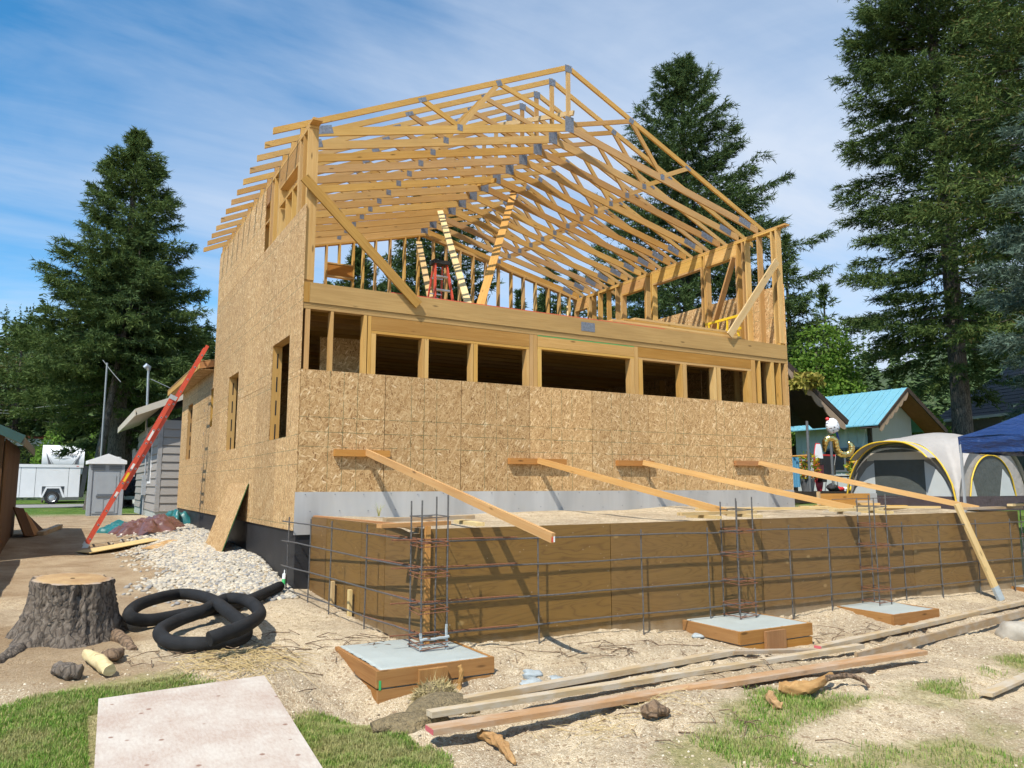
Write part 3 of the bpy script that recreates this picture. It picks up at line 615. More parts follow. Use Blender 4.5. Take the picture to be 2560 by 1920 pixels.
# rebar mat tied in front of the form
RB = thing('rebar_mat', (.5, -3.55, 0), 'grid of steel reinforcing bars standing in front of the long side of the form', 'rebar')
RL = thing('rebar_mat', (.1, -1.5, 0), 'grid of steel reinforcing bars along the short side of the form by the house corner', 'rebar')
def bar(pts, r, mat, parent, name='bar', n=6): MB().tube(pts, r, n).build(name, mat, parent, True)
def wig(p, q, k=6, a=.008):
    p, q = V(p), V(q); d = (q - p).normalized(); s = V((0, 0, 1)) if abs(d.z) < .7 else V((1, 0, 0))
    return [p + (q - p) * (i / k) + s * (random.uniform(-a, a) if 0 < i < k else 0) for i in range(k + 1)]
HZ = [1.0, .74, .42, .13]
yb = -3.56
for i, z in enumerate(HZ):
    br = [(.2, 4.6), (4.2, 8.2), (7.6, 11.75)]
    for j, (a, b) in enumerate(br): bar(wig((a, yb - .012 * (j % 2), z - .006 * a + .012 * (j % 2)), (b, yb - .012 * (j % 2), z - .006 * b), 8, .006), .0085, M_rebar, RB)
    bar(wig((-.02, yb - .02, z + .03), (1.35, yb - .016, z + .012), 3, .004), .007, M_rust, RB)
for x in (1.62, 3.0, 4.02, 5.45, 6.22, 7.85, 8.75, 9.75, 10.75):
    g = ground_z(x, yb); bar(wig((x + .01, yb + .014, g - .1), (x, yb + .014, 1.06 - .006 * x), 5, .004), .0085, M_rebar, RB)
o_ = V((-.13, 0, 0))
for i, z in enumerate(HZ):
    a = V((-.12, .18, z + .06)); b = V((.27, -3.62, z + .015))
    bar(wig(a, b, 7, .01), .0085, M_rebar, RL); bar(wig(b + (a - b) * .33, b + V((.02, .05, .012)), 3, .004), .007, M_rust, RL)
for f in (.03, .24, .42, .68):
    p = V((-.1, .1, 0)).lerp(V((.26, -3.6, 0)), f); g = float(ground_z(p.x, p.y)); bar(wig((p.x, p.y, g - .1), (p.x + .01, p.y, 1.12), 5, .004), .0085, M_rebar, RL)
# column cages on their footings
def cage(c, label, zt, z0, s=.13):
    t = thing('rebar_cage', (c[0], c[1], z0), label, 'rebar', 'column cages')
    cs = [(-s, -s), (s, -s), (s, s), (-s, s)]
    for i, (a, b) in enumerate(cs):
        bar(wig((c[0] + a, c[1] + b, z0), (c[0] + a * 1.02, c[1] + b, zt - (.05, 0, .02, .06)[i]), 6, .003), .0085, M_rebar, t, 'bar', 8)
    for k, z in enumerate((z0 + .05, .13, .40, .72, 1.0, 1.235)):
        q = s + .012; dz = .012
        bar([(c[0] - q, c[1] - q, z), (c[0] + q, c[1] - q, z + dz), (c[0] + q, c[1] + q, z + dz * 1.5), (c[0] - q, c[1] + q, z + dz), (c[0] - q, c[1] - q + .01, z + .012), (c[0] - q * .3, c[1] - q - .012, z + .02)], .005, M_rust if k != 5 else M_rebar, t, 'tie')
        if 0 < k < 5: e = .02; bar([(c[0] - q - e, c[1] - q, z - .03), (c[0] + q, c[1] - q - e, z - .02), (c[0] + q + e * .5, c[1] + q, z - .015), (c[0] - q, c[1] + q, z - .022), (c[0] - q - e, c[1] - q + .01, z - .024)], .0045, M_rust, t, 'tie')
    return t
CG = [((.33, -3.66), 'four-bar rebar cage at the corner of the form, its feet splashed with concrete', 1.45, .0), ((4.42, -3.64), 'four-bar rebar cage on the middle footing with its bars sticking above the form', 1.40, -.06), ((7.1, -3.6), 'four-bar rebar cage on the third footing in front of the tent', 1.42, -.1), ((11.35, -3.62), 'rebar cage cut by the edge of the picture at the far end of the form', 1.2, -.12)]
cg = [cage(*a) for a in CG]
MB().tube(wig((.33 - .13, -3.79, .0), (.33 - .13, -3.79, .2)), .014, 6).tube(wig((.46, -3.79, .0), (.46, -3.79, .26)), .013, 6).tube(wig((.19, -3.80, .135), (.48, -3.8, .15)), .013, 6).build('concrete_splash', M_splat, cg[0], True)
# footings: concrete slab inside a timber box
def footing(x0, x1, y0, y1, zt, zb, label, two):
    t = thing('concrete_footing', ((x0 + x1) / 2, (y0 + y1) / 2, zb), label, 'footing', 'concrete column footings')
    n = 46; xs = np.linspace(x0 + .006, x1 - .006, n); ys = np.linspace(y0 + .012, y1 - .006, n); A, B = np.meshgrid(xs, ys)
    ed = np.minimum(np.minimum(A - xs[0], xs[-1] - A), np.minimum(B - ys[0], ys[-1] - B))
    A0, B0 = A.copy(), B.copy(); jj = (ed < .01) * (.008 + .016 * np.abs(np.sin(A * 31 + B * 27 + x0) * np.sin(A * 13 - B * 17))); A = A - jj * np.sign(A - (x0 + x1) / 2) * (np.abs(A - (x0 + x1) / 2) > (x1 - x0) * .49); B = B - jj * np.sign(B - (y0 + y1) / 2) * (np.abs(B - (y0 + y1) / 2) > (y1 - y0) * .48); Zc = zt + .016 + .0025 * bumps(A * 3 + x0, B * 3) - .012 * (ed < .01); j = np.arange(n - 1)[:, None] * n + np.arange(n - 1)[None]
    vs = np.concatenate([np.stack([A, B, Zc], -1).reshape(-1, 3), np.array([[xs[a], ys[b], zb - .1] for a in (0, -1) for b in (0, -1)])])
    fs = [tuple(f) for f in np.stack([j, j + 1, j + n + 1, j + n], -1).reshape(-1, 4)]; k = n * n
    fs += [tuple([k + 2, k] + list(range(0, n))), tuple([k, k + 1] + [n * i for i in range(n - 1, -1, -1)])]
    add('concrete', mesh('concrete', vs, fs, True), t, None, M_conc)
    for r in range(2 if two else 1):
        z1 = zt + .012 - r * .15; z0 = z1 - .135
        o2 = .012 * r
        boxo('form_board', (x0 - .02 + o2, y0, z0), (x1 + .02 - o2, y0 + .036, z1), M_padform, t)
        boxo('form_board', (x0 - .018 + o2, y0 + .038, z0), (x0 + .018 + o2, y1, z1), M_padform, t)
        boxo('form_board', (x1 - .018 - o2, y0 + .038, z0), (x1 + .018 - o2, y1, z1), M_padform, t)
    return t
f1 = footing(-.36, .70, -4.24, -3.1, .01, -.2, 'nearest square concrete footing in a two-board timber box at the form corner', True)
sheet('grade_stamp', (-.352, -4.2425, -.09), (1, 0, 0), (0, 0, 1), .02, .075, .002, M_green, f1)
boxo('form_stake', (-.02, -4.29, -.3), (.24, -4.245, .0), M_padform, f1)
f2 = footing(3.72, 4.84, -4.32, -3.42, -.045, -.2, 'boxed concrete footing with a square block nailed to its front, middle of three', True)
boxo('form_stake', (4.05, -4.37, -.36), (4.36, -4.33, -.05), M_padform, f2)
footing(6.5, 7.45, -4.25, -3.42, -.1, -.2, 'concrete footing nearly flush with the sand in front of the third rebar cage', False)
footing(10.9, 11.8, -4.25, -3.42, -.12, -.2, 'footing partly cut off at the edge of the picture by the last cage', False)
# timbers laid across the form at the cages
def ledger(pts, label, name='ledger_board'):
    o = board(name, *pts[0], pts[1], pts[2], pts[3]); return tag(o, label, 'board')
ZT = FZ1 + .02
def tim(name, p, q, w_, t_, mat, label, cat='board', up=(0, 0, 1), group=None): return tag(board(name, p, q, w_, t_, mat, None, up), label, cat, group)
tim('ledger_board', (.02, -3.28, ZT + .07), (1.02, -3.22, ZT + .075), .038, .09, M_weather, 'weathered board lying across the form corner behind the first cage')
tim('ledger_board', (-.1, -3.46, ZT + .022), (.7, -3.3, ZT + .026), .038, .09, M_orange, 'short orange board poking out under the weathered one at the form corner')
tim('ledger_board', (.9, -3.62, ZT + .02), (.95, -3.0, ZT + .024), .038, .09, M_stake, 'short pale block end-on at the form top beside the first cage')
tim('ledger_board', (3.75, -3.37, ZT + .06), (5.1, -3.3, ZT + .06), .038, .09, M_stake, 'yellow board laid along the form top behind the middle cage')
tim('ledger_board', (4.15, -3.62, ZT + .02), (4.2, -3.05, ZT + .02), .038, .09, M_stake, 'pale block under the yellow board at the middle cage, nearer the house corner')
tim('ledger_board', (4.85, -3.62, ZT + .02), (4.9, -3.05, ZT + .02), .038, .09, M_stake, 'pale block under the yellow board at the middle cage, nearer the tent')
tim('ledger_board', (6.55, -3.37, ZT + .06), (7.75, -3.3, ZT + .06), .038, .09, M_stake, 'yellow board laid along the form top behind the third cage')
tim('ledger_board', (6.8, -3.6, ZT + .02), (6.85, -3.05, ZT + .02), .038, .12, M_weather, 'grey block under the yellow board at the third cage')
tim('ledger_board', (7.55, -3.6, ZT + .02), (7.6, -3.05, ZT + .02), .038, .09, M_stake, 'pale block under the far end of the board at the third cage')
tim('ledger_board', (9.9, -3.3, ZT + .03), (11.6, -3.28, ZT + .03), .038, .14, M_weather, 'pale grey board lying on the form top near the leaning prop')
tim('ledger_board', (10.9, -3.5, ZT + .08), (11.6, -3.4, ZT + .08), .038, .09, M_stake, 'yellow board end at the last cage by the picture edge')
# long braces from the house wall to the form
BR = [((.95, -.08, 2.0), (1.12, -4.6, 1.07), 'long orange brace reaching past the form corner, its end marked red and white'),
      ((3.80, -.08, 1.93), (4.66, -3.25, 1.20), 'second long orange brace running down to the middle cage'),
      ((5.95, -.08, 1.93), (7.4, -3.1, 1.20), 'third long orange brace running down to the third cage'),
      ((8.80, -.08, 1.97), (10.3, -3.32, 1.16), 'fourth long orange brace ending on the form top near the leaning prop')]
CL = [(.49, 1.30), (3.28, 4.35), (5.4, 6.2), (8.2, 9.05)]
for (p, q, lb), (a, b) in zip(BR, CL):
    t = board('wall_brace', p, q, .089, .038, M_brace, None, (0, 0, 1), label=lb, cat='brace', group='long braces propping the front wall')
    boxo('wall_cleat', (a, -T - .072, p[2] - .06), (b, -T - .001, p[2] + .032), M_orange, t)
    if q[0] < 2:
        d = (V(q) - V(p)).normalized(); e = V(q) + d * .002
        sheet('end_mark', e + V((-.009, 0, 0)), (1, 0, 0), (0, 0, 1), .018, .07, .002, M_redmk, t); sheet('end_mark', e + V((.010, 0, .0)), (1, 0, 0), (0, 0, 1), .016, .07, .002, M_clabel, t)
pr = tim('leaning_prop', (9.42, -3.47, 1.25), (9.74, -3.85, -.2), .14, .038, M_stake, 'pale timber prop leaning against the form with concrete on its foot', 'prop', (1, 0, .2))
d = V((9.74, -3.85, -.2)) - V((9.42, -3.47, 1.25))
board('concrete_splash', V((9.42, -3.47, 1.25)) + d * .86, V((9.74, -3.85, -.2)), .144, .042, M_splat, pr, (1, 0, .2))
# boards on the ground
def gp(x, y, h): return G(x, y, h)
LB = [((.04, -4.86), (3.1, -4.78), .085, .09, M_weather, 'weathered two-by-four on the sand, farthest of the three in front of the corner footing', .05),
      ((3.06, -4.79), (4.32, -4.8), .06, .09, M_weather, 'short weathered board lying in line beyond the farthest two-by-four', .05),
      ((-.34, -5.2), (4.84, -4.95), .075, .09, M_weather, 'long weathered two-by-four on the sand, middle one of the three', .05),
      ((-.46, -5.48), (4.86, -5.62), .07, .14, M_wet, 'long reddish plank with a pink painted end, nearest of the boards on the sand', .06),
      ((4.36, -4.78), (9.8, -4.17), .09, .09, M_weather, 'long grey two-by-four with a red painted end running off past the leaning prop', .05),
      ((4.23, -5.33), (8.9, -4.62), .06, .038, M_weather, 'narrow board on edge with dried concrete on its face, in front of the grey two-by-four', .06),
      ((3.97, -6.72), (5.4, -6.38), .05, .10, M_weather, 'grey board end lying on the grass at the edge of the picture', .04)]
for i, (a, b, w_, t_, m, lb, h) in enumerate(LB):
    p, q = gp(*a, 0), gp(*b, 0); zs = max(float(ground_z(a[0] + (b[0] - a[0]) * k / 12, a[1] + (b[1] - a[1]) * k / 12)) - (p.z + (q.z - p.z) * k / 12) for k in range(13))
    o = tim('ground_board', p + V((0, 0, h + zs * .5)), q + V((0, 0, h + zs * .5)), w_ * .55 if i != 5 else .09, t_ if i != 5 else .03, m, lb, 'board', (0, 0, 1), 'boards lying on the sand')
    dd = (q - p).normalized()
    if i in (3, 4): sheet('painted_end', p + V((0, 0, h + zs * .5)) - dd * .002, frame(dd, (0, 0, 1))[1], (0, 0, 1), t_ - .004, w_ * .55 - .004, .002, M_pink, o)
# boards on the sand patio and the box behind it
for k, (a, b, m, lb) in enumerate([((6.2, -1.1), (9.6, -1.75), M_stake, 'pale two-by-four lying flat on the sand patio under the third brace'), ((8.9, -.9), (10.9, -2.3), M_stake, 'pale board lying on the sand patio near the stack of offcuts'), ((9.5, -.75), (11.0, -1.6), M_stud, 'short board on the sand patio behind the pale one')]):
    tim('patio_board', (a[0], a[1], 1.15), (b[0], b[1], 1.15), .038, .12, m, lb, 'board', group='boards on the sand patio')
for k in range(3): tim('offcut', (9.75 + .05 * k, -1.5 + .06 * k, 1.16 + .042 * k), (10.15 - .03 * k, -1.75 + .1 * k, 1.16 + .042 * k), .038, .12, (M_weather, M_stud, M_weather)[k], ('lowest', 'middle', 'top')[k] + ' wood offcut in the little stack on the sand patio', 'offcut', group='stack of offcuts')
sb = thing('step_form', (10.3, -.6, 1.1), 'low brown plywood box form with a metal end standing behind the sand patio', 'formwork')
sheet('form_panel', (10.55, -.62, 1.23), (1, -.12, 0), (0, 0, 1), 1.35, .3, .02, M_orange, sb); sheet('metal_end', (11.33, -.715, 1.23), (1, -.12, 0), (0, 0, 1), .19, .3, .004, M_flash, sb); boxo('corner_stake', (9.85, -.58, .9), (9.9, -.53, 1.42), M_stake, sb)
bar(wig((10.0, -.75, 1.27), (12.3, -1.0, 1.31), 5), .006, M_rebar, sb)

# ---------------------------------------------------------------- loose things by the left wall
# leaning OSB sheet
M_edge = simple('green_edge_seal', (.05, .13, .04), .7)
tim_c = [V((-.62, 3.95, .28)), V((-.05, 3.3, 1.58))]
lo = sheet('leaning_osb_sheet', (-.215, 3.9, 1.0), (0, -1, 0), (.38, 0, 1.14), 1.75, 1.2, .014, M_osbp, None, label='loose OSB sheet leaning on the black foundation wall', cat='sheet')
sheet('edge_band', V((-.215, 3.9, 1.0)) + V((0, -.8755, 0)), (.316, 0, .949), (-.949, 0, .316), 1.2, .014, .001, M_edge, lo)
# scraps
tim('plywood_scrap', G(-2.33, 6.25, .03), G(-1.05, 6.95, .03), .014, .5, M_stake, 'plywood strip on the dirt under the foot of the red ladder', 'scrap')
tim('plywood_scrap', G(-1.28, 5.25, .03), G(-.78, 5.65, .03), .014, .42, M_osbp, 'small pale sheet scrap lying on the river stones', 'scrap')
# river stones
ico_v = []; ph = (1 + 5 ** .5) / 2
for a, b in ((-1, ph), (1, ph), (-1, -ph), (1, -ph)): ico_v += [(a, b, 0), (0, a, b), (b, 0, a)]
ico_v = np.array(ico_v, float); ico_v /= np.linalg.norm(ico_v[0])
dd_ = np.linalg.norm(ico_v[:, None] - ico_v[None], axis=-1); ed_ = dd_ < 1.1
ico_f = [(i, j, k) for i in range(12) for j in range(i + 1, 12) for k in range(j + 1, 12) if ed_[i, j] and ed_[j, k] and ed_[i, k]]
ico_f = [f if np.dot(np.cross(ico_v[f[1]] - ico_v[f[0]], ico_v[f[2]] - ico_v[f[0]]), ico_v[f[0]]) > 0 else (f[0], f[2], f[1]) for f in ico_f]
def sub(v, f):
    v = [tuple(p) for p in v]; c = {}; out = []
    def mid(a, b):
        k = (min(a, b), max(a, b))
        if k not in c: m = np.array(v[a]) + np.array(v[b]); c[k] = len(v); v.append(tuple(m / np.linalg.norm(m)))
        return c[k]
    for a, b, d in f: x, y, z = mid(a, b), mid(b, d), mid(d, a); out += [(a, x, z), (x, b, y), (z, y, d), (x, y, z)]
    return np.array(v), out
ico1_v, ico1_f = sub(ico_v, ico_f); ico1_f = np.array(ico1_f)
def stones(P, size, flat=0.55, seed=1):
    r = np.random.default_rng(seed); n = len(P); k = len(ico1_v)
    s = size * r.uniform(.6, 1.25, (n, 1, 1)) * np.stack([r.uniform(.75, 1.3, n), r.uniform(.6, 1.0, n), np.full(n, flat) * r.uniform(.8, 1.3, n)], -1)[:, None]
    v = ico1_v[None] * (1 + .12 * r.standard_normal((n, k, 1))) * s
    a = r.uniform(0, 6.28, n); b = r.uniform(-.5, .5, n); ca_, sa = np.cos(a)[:, None], np.sin(a)[:, None]; cb, sb_ = np.cos(b)[:, None], np.sin(b)[:, None]
    x, y, z = v[..., 0], v[..., 1], v[..., 2]; x, z = x * cb - z * sb_, x * sb_ + z * cb; x, y = x * ca_ - y * sa, x * sa + y * ca_
    v = np.stack([x, y, z], -1) + P[:, None]
    return v.reshape(-1, 3), (ico1_f[None] + (np.arange(n) * k)[:, None, None]).reshape(-1, 3)
M_stone = islands('river_stone', [(0.0, (.22, .22, .225)), (.3, (.36, .325, .27)), (.55, (.45, .40, .315)), (.8, (.54, .48, .38)), (1.0, (.36, .28, .18))], .8)
r_ = np.random.default_rng(3)
cx = r_.uniform(-2.2, .0, 60000); cy = r_.uniform(-.5, 13, 60000)
inn = np.where(cy < 4, -1.25 - .25 * np.sin(cy * 1.7) + .45 * sm(-cy, -1.2, .4), np.where(cy < 8, -1.25, -1.0)) + .25 * r_.standard_normal(60000)
k_ = (cx > inn) & (cx < -.02); cx, cy = cx[k_], cy[k_]; dep = cy + 10.4
keep = r_.uniform(0, 1, len(cx)) < np.clip((12.5 / dep) ** 1.2, 0, 1) * .5; cx, cy = cx[keep], cy[keep]
Pn = np.stack([cx, cy, ground_z(cx, cy) + .005 ], -1)
v_, f_ = stones(Pn, .038)
add('river_stones', tri_mesh('river_stones', v_, f_, True), None, None, M_stone, label='spread of pale rounded river stones along the foundation wall', cat='stones', kind='stuff')
# tarp heap
def cloth_heap(name, cx, cy, rx, ry, h, seed, mat, parent, rot=0.0):
    r = np.random.default_rng(seed); n, m = 44, 128; vs = []
    th = np.linspace(0, 2 * np.pi, m, endpoint=False); k1 = [(r.integers(2, 9), r.uniform(0, 6.28), r.uniform(.03, .12)) for _ in range(5)]
    edge = 1 + sum(a * np.sin(k * th + p) for k, p, a in k1)
    for i in range(n):
        q = (i + .001) / (n - 1); rr = q * edge; x, y = rr * np.cos(th) * rx, rr * np.sin(th) * ry
        fold = sum(a * np.sin(kx * x + ky * y + p + 1.2 * np.sin(.6 * ky * x)) for kx, ky, p, a in FOLD[seed % 3])
        z = h * (1 - q ** 2.6) * (.8 + .22 * fold) + .02 + (.045 * (1 - np.abs(np.sin(7 * x + 11 * y + 1.5 * np.sin(9 * x - 4 * y)))) + .03 * (1 - np.abs(np.sin(15 * x - 12 * y + 2 * np.sin(8 * y)))) + .02 * np.sin(31 * x + 17 * y)) * (1 - q ** 4)
        c, s = math.cos(rot), math.sin(rot); X_ = cx + x * c - y * s; Y_ = cy + x * s + y * c
        vs.append(np.stack([X_, Y_, ground_z(X_, Y_) + (z if i < n - 1 else -.01)], -1))
    v = np.concatenate(vs); f = [(i * m + j, i * m + (j + 1) % m, (i + 1) * m + (j + 1) % m, (i + 1) * m + j) for i in range(n - 1) for j in range(m)]
    return add(name, tri_mesh(name, v, f, True), parent, None, mat)
FOLD = [[(r_.uniform(-14, 14), r_.uniform(-14, 14), r_.uniform(0, 6), r_.uniform(.12, .3)) for _ in range(7)] for _ in range(3)]
M_tarpb = simple('brown_tarp', (.135, .062, .05), .32, 0, 5, .25, .3, 30); M_teal = simple('teal_tarp', (.015, .13, .135), .4, 0, 5, .25, .3, 30)
tp = thing('tarp', (-.9, 9.3, .45), 'crumpled brown and teal tarpaulin heaped on the ground by the foundation', 'tarp')
cloth_heap('brown_side', -.95, 9.2, .75, .95, .27, 0, M_tarpb, tp); cloth_heap('teal_side', -1.5, 9.9, .42, .5, .2, 1, M_teal, tp, .4); cloth_heap('teal_side', -.3, 10.2, .36, .5, .42, 2, M_teal, tp, -.5)
# extension ladder
def uni(pts): return [V(p) for p in pts]
LD = thing('extension_ladder', (-2.25, 7.3, .35), 'red fibreglass extension ladder leaning on the low wing roof edge', 'ladder')
L0, L1 = V((-2.27, 7.2, .33)), V((-.26, 7.2, 4.62)); ld = (L1 - L0).normalized(); ln = V((0, 1, 0)).cross(ld).normalized()
LL = (L1 - L0).length
for s, (a, b, off, y0, y1) in enumerate(((0.0, .72, 0.0, 0.0, .46), (.27, 1.0, .075, .03, .43))):
    o = ln * off * (1 if ln.x < 0 else -1) * -1
    p, q = L0 + ld * (LL * a) + o, L0 + ld * (LL * b) + o
    for yy in (y0, y1): board('rail', p + V((0, yy, 0)), q + V((0, yy, 0)), .072, .03, M_ladder, LD, ln)
    n = int(LL * (b - a) / .305)
    for k in range(n):
        c = p + ld * (.16 + k * .305)
        rg = MB().tube([c + V((0, y0 - .02, 0)), c + V((0, y1 + .02, 0))], .019, 10).build('rung', M_alu, LD, True)
        MB().tube([c + V((0, y0 - .0225, 0)), c + V((0, y0 - .0205, 0))], .012, 10).build('rung_hole', M_dark, rg)
board('bracket', L0 + ld * (LL * .705) + V((0, -.022, 0)), L0 + ld * (LL * .725) + V((0, -.022, 0)), .16, .008, M_alu, LD, ln)
for f, m, l_ in ((.30, M_yellow, .2), (.36, M_clabel, .12), (.23, M_clabel, .1), (.5, M_clabel, .24)): board('label_sticker', L0 + ld * (LL * f) + V((0, -.0165, 0)), L0 + ld * (LL * f + l_) + V((0, -.0165, 0)), .045, .001, m, LD, ln)
for yy in (0, .46): board('foot', L0 + V((0, yy, 0)) - ld * .06, L0 + V((0, yy, 0)) + ld * .06, .1, .05, M_alu, LD, ln)
# step ladder on the upper floor
SLd = thing('step_ladder', (3.9, 4.0, ZR1), 'orange step ladder standing on the upper floor behind the rim board', 'ladder')
tp_ = V((3.9, 4.0, ZR1 + 1.86))
for sx in (-1, 1):
    board('rail', tp_ + V((sx * .13, -.06, 0)), (3.9 + sx * .3, 3.55, ZR1 + .01), .07, .03, M_ladder, SLd, (0, 1, 0)); board('rail', tp_ + V((sx * .1, .08, 0)), (3.9 + sx * .24, 4.5, ZR1 + .01), .05, .025, M_ladder, SLd, (0, 1, 0))
for k in range(5):
    f = .16 + k * .17; c = tp_.lerp(V((3.9, 3.55, ZR1)), f); hw = .13 + .17 * f; board('step', c + V((-hw, 0, 0)), c + V((hw, 0, 0)), .03, .09, M_alu, SLd)
    c = tp_.lerp(V((3.9, 4.5, ZR1)), f); board('cross_bar', c + V((-hw * .8, .04, 0)), c + V((hw * .8, .04, 0)), .025, .02, M_alu, SLd)
MB().box(tp_ + V((-.19, -.13, -.03)), tp_ + V((.19, .14, .05))).build('top_cap', M_rubber, SLd)
# yellow ladder on its side against the right wall and lumber stack on the deck
YL = thing('yellow_ladder', (9.3, 1.2, ZR1), 'yellow ladder lying on its side on the upper floor by the far wall', 'ladder')
board('rail', (9.35, 1.75, 5.07), (9.35, .65, 5.09), .05, .04, M_yellow, YL); board('rail', (9.3, 1.7, 4.75), (9.3, .7, 4.8), .05, .04, M_yellow, YL)
for k in range(4): board('rung', (9.33, 1.65 - k * .27, 4.76), (9.35, 1.65 - k * .27, 5.06), .03, .03, M_yellow, YL, (0, 1, 0))
for y in (1.6, .8): board('support_leg', (9.33, y, ZR1 + .005), (9.33, y, 4.75), .04, .04, M_yellow, YL, (0, 1, 0))
for k in range(8): tim('stacked_board', (5.2 + .25 * (k // 2), .13 + .16 * (k % 2), ZR1 + .022 + .04 * (k // 2)), (8.75 - .05 * k, .15 + .16 * (k % 2), ZR1 + .022 + .04 * (k // 2)), .038, .14, M_stud, ('front', 'back')[k % 2] + ' board in the ' + ('lowest', 'second', 'third', 'top')[k // 2] + ' layer of the lumber stack on the upper deck', 'board', group='lumber stack on the upper deck')
# ---------------------------------------------------------------- stump, pipe, roots and ground litter
def og(u, v, h=0.0):
    z = 0.0
    for _ in range(40): p = atz(u, v, z); z = .6 * z + .4 * (float(ground_z(p.x, p.y)) + h)
    return atz(u, v, z)
zl = lambda x, y, h=0.0: og(x / 2.765, 1320 + y / 2.765, h)
z4 = lambda x, y, h=0.0: og(1760 + x / 2.765, 1320 + y / 2.765, h)
z7 = lambda x, y, h=0.0: og(960 + x / 2.765, 1520 + y / 2.765, h)
def bark_mat(name, a, b_, sc=1.0):
    m, t, b = newmat(name); v, rn = ocoord(t, 9)
    v = nd(t, 'VectorMath', {0: v, 1: nd(t, 'VectorMath', {0: nd(t, 'TexNoise', {'Vector': v, 'Scale': 5.0, 'Detail': 3.0}).outputs['Color'], 1: (.16, .16, .3)}, operation='MULTIPLY').outputs[0]}, operation='ADD').outputs[0]
    n_ = nd(t, 'TexVoronoi', {'Vector': mapp(t, v, (17 * sc, 17 * sc, 3.2 * sc)), 'Scale': 1.0}, feature='DISTANCE_TO_EDGE').outputs['Distance']; n2 = noise(t, mapp(t, v, (12, 12, 4)), 2.5 * sc, 5, .65)
    col = mix(t, ramp(t, n2, [(.3, 0.), (.7, 1.)]), a, b_); col = mix(t, ramp(t, n_, [(0.0, .8), (.12, 0.)]), col, tuple(c * .3 for c in a))
    put(t, b, col, .92, math_(t, 'ADD', math_(t, 'MINIMUM', n_, .25), math_(t, 'MULTIPLY', n2, .55)), .7, .035); return m
M_bark = bark_mat('dark_bark', (.085, .062, .045), (.20, .165, .13)); M_trunk = bark_mat('conifer_bark', (.07, .055, .045), (.17, .145, .12), .6)
def stump_top():
    m, t, b = newmat('cut_wood_face'); co = nd(t, 'TexCoord').outputs['Object']
    l = nd(t, 'VectorMath', {0: mapp(t, co, (1, 1, .3))}, operation='LENGTH').outputs['Value']; nn = noise(t, co, 5, 5, .6)
    rings = math_(t, 'SINE', math_(t, 'MULTIPLY', math_(t, 'ADD', l, math_(t, 'MULTIPLY', nn, .05)), 260.0))
    col = mix(t, ramp(t, nn, [(.35, 0.), (.7, 1.)]), (.46, .30, .135), (.30, .175, .075)); col = mix(t, math_(t, 'MULTIPLY', ramp(t, rings, [(.3, 0.), (1, 1.)]), .25), col, (.3, .17, .08))
    col = mix(t, ramp(t, l, [(.29, 0.), (.36, .75)]), col, (.36, .3, .25)); put(t, b, col, .85, nn, .4, .02); return m
M_cut = stump_top()
SC = V((-2.57, -1.5, 0)); gz0 = float(ground_z(SC.x, SC.y))
ST = thing('tree_stump', (SC.x, SC.y, gz0), 'wide grey-barked tree stump with a freshly sawn top on the bare dirt', 'stump')
rs = np.random.default_rng(8); n, m = 26, 110; th = np.linspace(0, 2 * np.pi, m, endpoint=False); vs = []
but = [(rs.uniform(0, 6.28), rs.uniform(.16, .34), rs.uniform(.05, .18)) for _ in range(9)]
for i in range(n):
    f = i / (n - 1); h = -.12 + f * .66; base = .345 + .13 * (1 - f) ** 2.0 + .03 * (1 - f)
    flare = sum(a * np.exp(-(((th - p + np.pi) % (2 * np.pi) - np.pi) / w_) ** 2) for p, w_, a in but) * (1 - f) ** 3.2
    rr = base + flare + .022 * np.sin(7 * th + 2 * f) + .014 * np.sin(17 * th - 3 * f + 2 * np.sin(5 * th)) + .008 * rs.standard_normal(m) + .010 * np.sin(37 * th + 11 * np.sin(5 * f))
    dent = .05 * np.exp(-((th - 4.9) / .15) ** 2) * np.exp(-((f - .85) / .15) ** 2); rr = rr - dent
    vs.append(np.stack([SC.x + rr * np.cos(th), SC.y + rr * np.sin(th), np.full(m, gz0 + h) + f * .03 * np.sin(th - .6)], -1))
v_ = np.concatenate(vs); f_ = [(i * m + j, i * m + (j + 1) % m, (i + 1) * m + (j + 1) % m, (i + 1) * m + j) for i in range(n - 1) for j in range(m)]
add('bark', tri_mesh('bark', v_, f_, True), ST, None, M_bark)
top = vs[-1] - np.array([SC.x, SC.y, 0]); tv = []; tf = []
for q in range(8):
    s = 1 - q / 7.5; z = (top[:, 2] * s + (gz0 + .54) * (1 - s) + .006 * (q > 0)); tv.append(np.stack([top[:, 0] * s * .985, top[:, 1] * s * .985, z - gz0 - .5], -1))
tv = np.concatenate(tv); tf = [(i * m + j, i * m + (j + 1) % m, (i + 1) * m + (j + 1) % m, (i + 1) * m + j) for i in range(7) for j in range(m)]
add('sawn_top', tri_mesh('sawn_top', tv, tf, True), ST, Matrix.Translation((SC.x, SC.y, gz0 + .5 + .002)), M_cut)
M_rotwood = lumber('torn_root_wood', (.30, .15, .06), (.45, .27, .12)); M_root = bark_mat('root_bark', (.14, .09, .055), (.26, .17, .10)); M_pale = lumber('split_wood', (.52, .38, .17), (.62, .49, .27))
